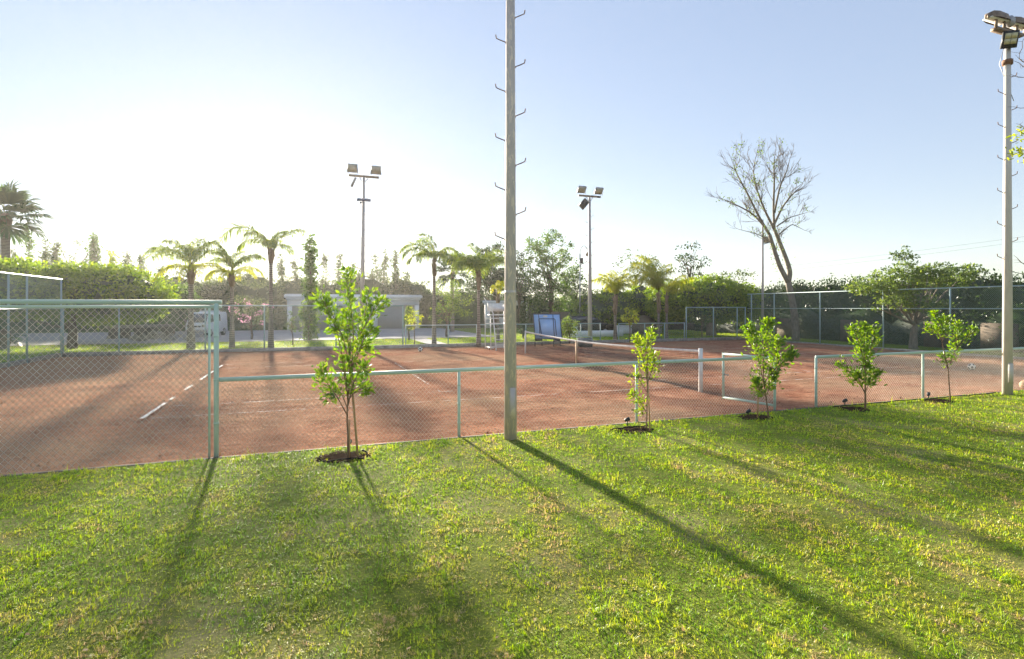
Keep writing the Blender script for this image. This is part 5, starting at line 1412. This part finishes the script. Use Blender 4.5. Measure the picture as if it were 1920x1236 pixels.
# slim trees on the far lawn
def far_sap(label, px, Z, ytop, w_, seed, leafm, per=18):
    b = W(px, Z); zt = zy(ytop, Z)
    tree('young_tree', label, 'young tree', b, (b[0], b[1], LZ + (zt - LZ) * .6), [((b[0], b[1], LZ + (zt - LZ) * .72), (w_, w_, (zt - LZ) * .3))], 26, per, .16, .11, leafm, .03, seed, 'sap_trunk', .3, 8)
far_sap('light green sapling beyond the far fence left of the domed mound', 1181, 33.8, 577, .55, 161, 'leaf_lime')
far_sap('light green sapling in front of the last garage column', 778, 30.6, 578, .42, 162, 'leaf_lime', 10)
far_sap('thin brownish sapling in front of the first garage column', 548, 30.0, 585, .4, 163, 'leaf_grey', 7)
far_sap('small pale sapling seen through the tall fence below the round clipped tree', 1316, 37.6, 585, .5, 164, 'leaf_mid', 12)
def cypress(label, px, Z, ytop, ybot, w_, seed, leafm='leaf_dark', n=110):
    b = W(px, Z); zt = zy(ytop, Z); zb = zy(ybot, Z)
    tree('slim_cypress', label, 'tree', b, (b[0], b[1], LZ + (zt - LZ) * .5), [((b[0], b[1], (zt + zb) / 2), (w_, w_, (zt - zb) / 2))], n, 22, .14, .09, leafm, .06, seed, 'trunk', .5, 0, inner=.6)
cypress('slim dark cypress beside the right end of the garages', 767, 34.5, 575, 618, .24, 171, 'leaf_tipu')
cypress('pencil thin dark cypress in front of the small porch building', 982, 36, 568, 634, .17, 172)
# background trees, slender and feathery, behind garages and lawn
def slender(label, px, Z, ytop, wid, seed, leafm='leaf_grey', dens=1.0, low=.02, base_y=None):
    rng = np.random.default_rng(seed)
    b = W(px, Z); zt = zy(ytop, Z); h = zt - LZ
    t = thing('slender_tree', label, 'tree', (b[0], b[1], LZ), 'slender trees behind the garages')
    mb = MB(); allP = []
    ns = max(2, int(wid * 1.6))
    for s_ in range(ns):
        a = rng.uniform(0, 6.28); rr_ = wid * .5 * rng.uniform(.1, .9)
        hh = h * (1 if s_ == 0 else rng.uniform(.6, .95))
        foot = np.array([b[0] + .3 * rr_ * math.cos(a), b[1] + .3 * rr_ * math.sin(a), LZ - .1]); tip = np.array([b[0] + (rr_ if s_ else .1) * math.cos(a), b[1] + (rr_ if s_ else .1) * math.sin(a), LZ + hh])
        l_ = limb(rng, foot, tip, .035, 12)
        mb.tube(l_, np.linspace(.06, .012, 12), 5)
        nc = int(hh * 11.0 * dens)
        u = low + (1 - low) * rng.uniform(0, 1, nc) ** .85
        ii = u * 11; i0 = np.minimum(ii.astype(int), 10); c = l_[i0] + (l_[i0 + 1] - l_[i0]) * (ii - i0)[:, None]
        sp = (.10 + .34 * wid ** .5 * (1 - u) ** .8)[:, None]
        c = c + unit(rng.normal(0, 1, (nc, 3))) * sp * rng.uniform(.3, 1.2, (nc, 1))
        for q in range(0, nc, 3): mb.wires([l_[i0[q]]], [c[q]], .012, 3)
        rep = np.repeat(np.arange(nc), 9)
        allP.append(c[rep] + rng.normal(0, .17, (len(rep), 3)))
    P = np.concatenate(allP)
    mb.build('trunk', M['trunk'], t)
    Ls = rng.uniform(.2, .38, len(P))
    leaves(P, Ls, Ls * .42, rng).build('crown', M[leafm], t)
SL = [(52, 56, 430, 2.2, 'leaf_mid', 'pointed conifer-like tree just right of the tall fan palm'),
      (20, 58, 470, 2.6, 'leaf_grey', 'tree hidden behind the trunk of the tall fan palm'),
      (86, 56, 452, 1.5, 'leaf_grey', 'short slim tree, second right of the tall fan palm'),
      (106, 57, 455, 1.4, 'leaf_grey', 'slim tree left of the one with purple blossom haze'),
      (178, 56, 437, 1.9, 'leaf_mid', 'tall slim tree right of the open purple branched tree'),
      (205, 54, 472, 2.2, 'leaf_lime', 'yellowish leafy tree above the flat hedge tree'),
      (238, 58, 475, 1.7, 'leaf_grey', 'slim tree left of the long palm frond'),
      (264, 57, 482, 1.9, 'leaf_grey', 'slim tree behind the tip of the long palm frond'),
      (300, 58, 505, 3.0, 'leaf_grey', 'broad feathery tree below the long palm frond'),
      (340, 60, 515, 2.4, 'leaf_grey', 'feathery tree left of the first queen palm trunk'),
      (395, 60, 518, 3.0, 'leaf_grey', 'leafy tree between the first two queen palm trunks'),
      (470, 60, 505, 3.0, 'leaf_grey', 'leafy tree between the second and the tallest queen palm trunks'),
      (528, 62, 480, 1.8, 'leaf_grey', 'slender tree right of the tallest queen palm trunk'),
      (552, 62, 484, 1.6, 'leaf_grey', 'slender tree above the left corner of the garage roof'),
      (610, 62, 478, 1.7, 'leaf_grey', 'slender tree left of the garage pole, behind the tallest sapling tip'),
      (636, 63, 476, 1.8, 'leaf_grey', 'slender tree immediately left of the garage floodlight pole'),
      (662, 62, 492, 1.5, 'leaf_grey', 'slender tree hidden partly by the garage floodlight pole'),
      (702, 62, 480, 1.9, 'leaf_grey', 'slender tree immediately right of the garage floodlight pole'),
      (722, 62, 470, 1.7, 'leaf_grey', 'tallest slender tree above the right half of the garage roof'),
      (742, 63, 470, 1.5, 'leaf_grey', 'slender wispy tree above the right end of the garage roof'),
      (762, 62, 512, 1.8, 'leaf_grey', 'short slender tree above the right corner of the garage roof')]
for i, (px, Z, yt, wd_, lm, lb) in enumerate(SL):
    slender(lb, px, Z, yt, wd_, 200 + i, lm)
slender('slim pale poplar in front of the first garage shutter', 581, 35, 450, .55, 240, 'leaf_mid', 1.5)
tree('round_shrub', 'light green shrub at the foot of the slim pale poplar', 'shrub', W(578, 34.6), (*W(578, 34.6), 1.0), [blob(578, 592, 34.6, .62, .6, .8), blob(582, 620, 34.6, .42, .42, .5)], 70, 16, .2, .12, 'leaf_tipu', .04, 241, 'trunk', .3, 5)
sparse('open branched tree with purple blossom haze above the flat hedge tree', 150, 55, 540, 440, 4.0, 242, 'leaf_grey', 46, 10, .18, low=.5)
# the young tree that reaches in from beyond the right edge
def edge_tree():
    rng = np.random.default_rng(251)
    Z = 12.2; p = W(2010, Z)
    t = thing('edge_tree', 'bare twigs with lime green leaves reaching in from the right edge', 'tree', (p[0], p[1], .03))
    mb = MB(); P = []
    def Q(px, y, f=0.0): x_, y_ = W(px, Z + f); return np.array([x_, y_, zy(y, Z + f)])
    mb.tube(limb(rng, (p[0], p[1], -.1), Q(2000, 150), .03, 10), np.linspace(.09, .03, 10), 7)
    for pts in ([Q(2004, 300), Q(1960, 285), Q(1925, 283), Q(1888, 294)], [Q(2003, 210), Q(1960, 204), Q(1925, 202), Q(1890, 199)], [Q(2002, 180), Q(1950, 152), Q(1920, 145), Q(1893, 140)],
                [Q(2001, 165), Q(1950, 140), Q(1918, 124), Q(1900, 113)], [Q(2001, 150), Q(1940, 120), Q(1908, 118), Q(1914, 92), Q(1922, 66)], [Q(2005, 330), Q(1960, 265), Q(1925, 240), Q(1905, 232)], [Q(2005, 460), Q(1940, 500), Q(1912, 492), Q(1900, 478)], [Q(2005, 480), Q(1950, 520), Q(1905, 512), Q(1897, 508)]):
        l_ = np.array(pts); tt = np.linspace(0, len(l_) - 1, 10); c = np.stack([np.interp(tt, np.arange(len(l_)), l_[:, k]) for k in range(3)], 1) + rng.normal(0, .012, (10, 3))
        mb.tube(c, np.linspace(.016, .003, 10), 5)
        for k in range(5):
            i = rng.integers(2, 9); e_ = c[i] + rng.normal(0, .13, 3); mb.tube([c[i], e_], [.004, .002], 4)
    for q in (Q(1908, 243), Q(1914, 253), Q(1906, 288), Q(1918, 295), Q(1903, 280), Q(1935, 240), Q(1960, 290), Q(1985, 210), Q(1950, 260)):
        P.append(q + rng.normal(0, .075, (16, 3)))
    mb.build('trunk', M['trunk'], t)
    lv = MB(); P = np.concatenate(P); broad_leaves(lv, P, rng.normal(0, 1, (len(P), 3)), .10 * rng.uniform(.7, 1.3, len(P)), rng)
    lv.build('leaves', M['leaf_lime'], t)
edge_tree()
# overhead cables in the distance on the right
for k, dz in enumerate((0, -.9)):
    a = np.array([*W(1040, 120), zy(530, 120) + dz]); b = np.array([*W(2060, 62), zy(424, 62) + dz * .6])
    n = 30; tt = np.linspace(0, 1, n)[:, None]; pts = a + (b - a) * tt; pts[:, 2] -= 1.2 * 4 * (tt * (1 - tt)).ravel()
    o = MB().tube(pts, .012, 4).build('overhead_cable', M['dark_steel'], None, False, pts[0])
    tag(o, ('upper' if k == 0 else 'lower') + ' of two thin cables crossing the sky on the right', 'cable', 'overhead cables')

# ---------------------------------------------------------------- haze
def haze():
    o = MB().box((4, 42, 9.0), (420, 240, 19.4)).build('haze', None)
    t = NT('haze_air')
    v = t.n('ShaderNodeVolumePrincipled'.replace('ShaderNode', ''))
    v.inputs['Color'].default_value = (1.0, .96, .9, 1)
    v.inputs['Density'].default_value = .0004
    v.inputs['Anisotropy'].default_value = .6
    t.l(v.outputs[0], t.out.inputs['Volume'])
    o.data.materials.clear(); o.data.materials.append(t.m)
    o['label'] = 'pale sunlit haze over the court and gardens'; o['category'] = 'haze'
    kind(o, 'stuff')
haze()
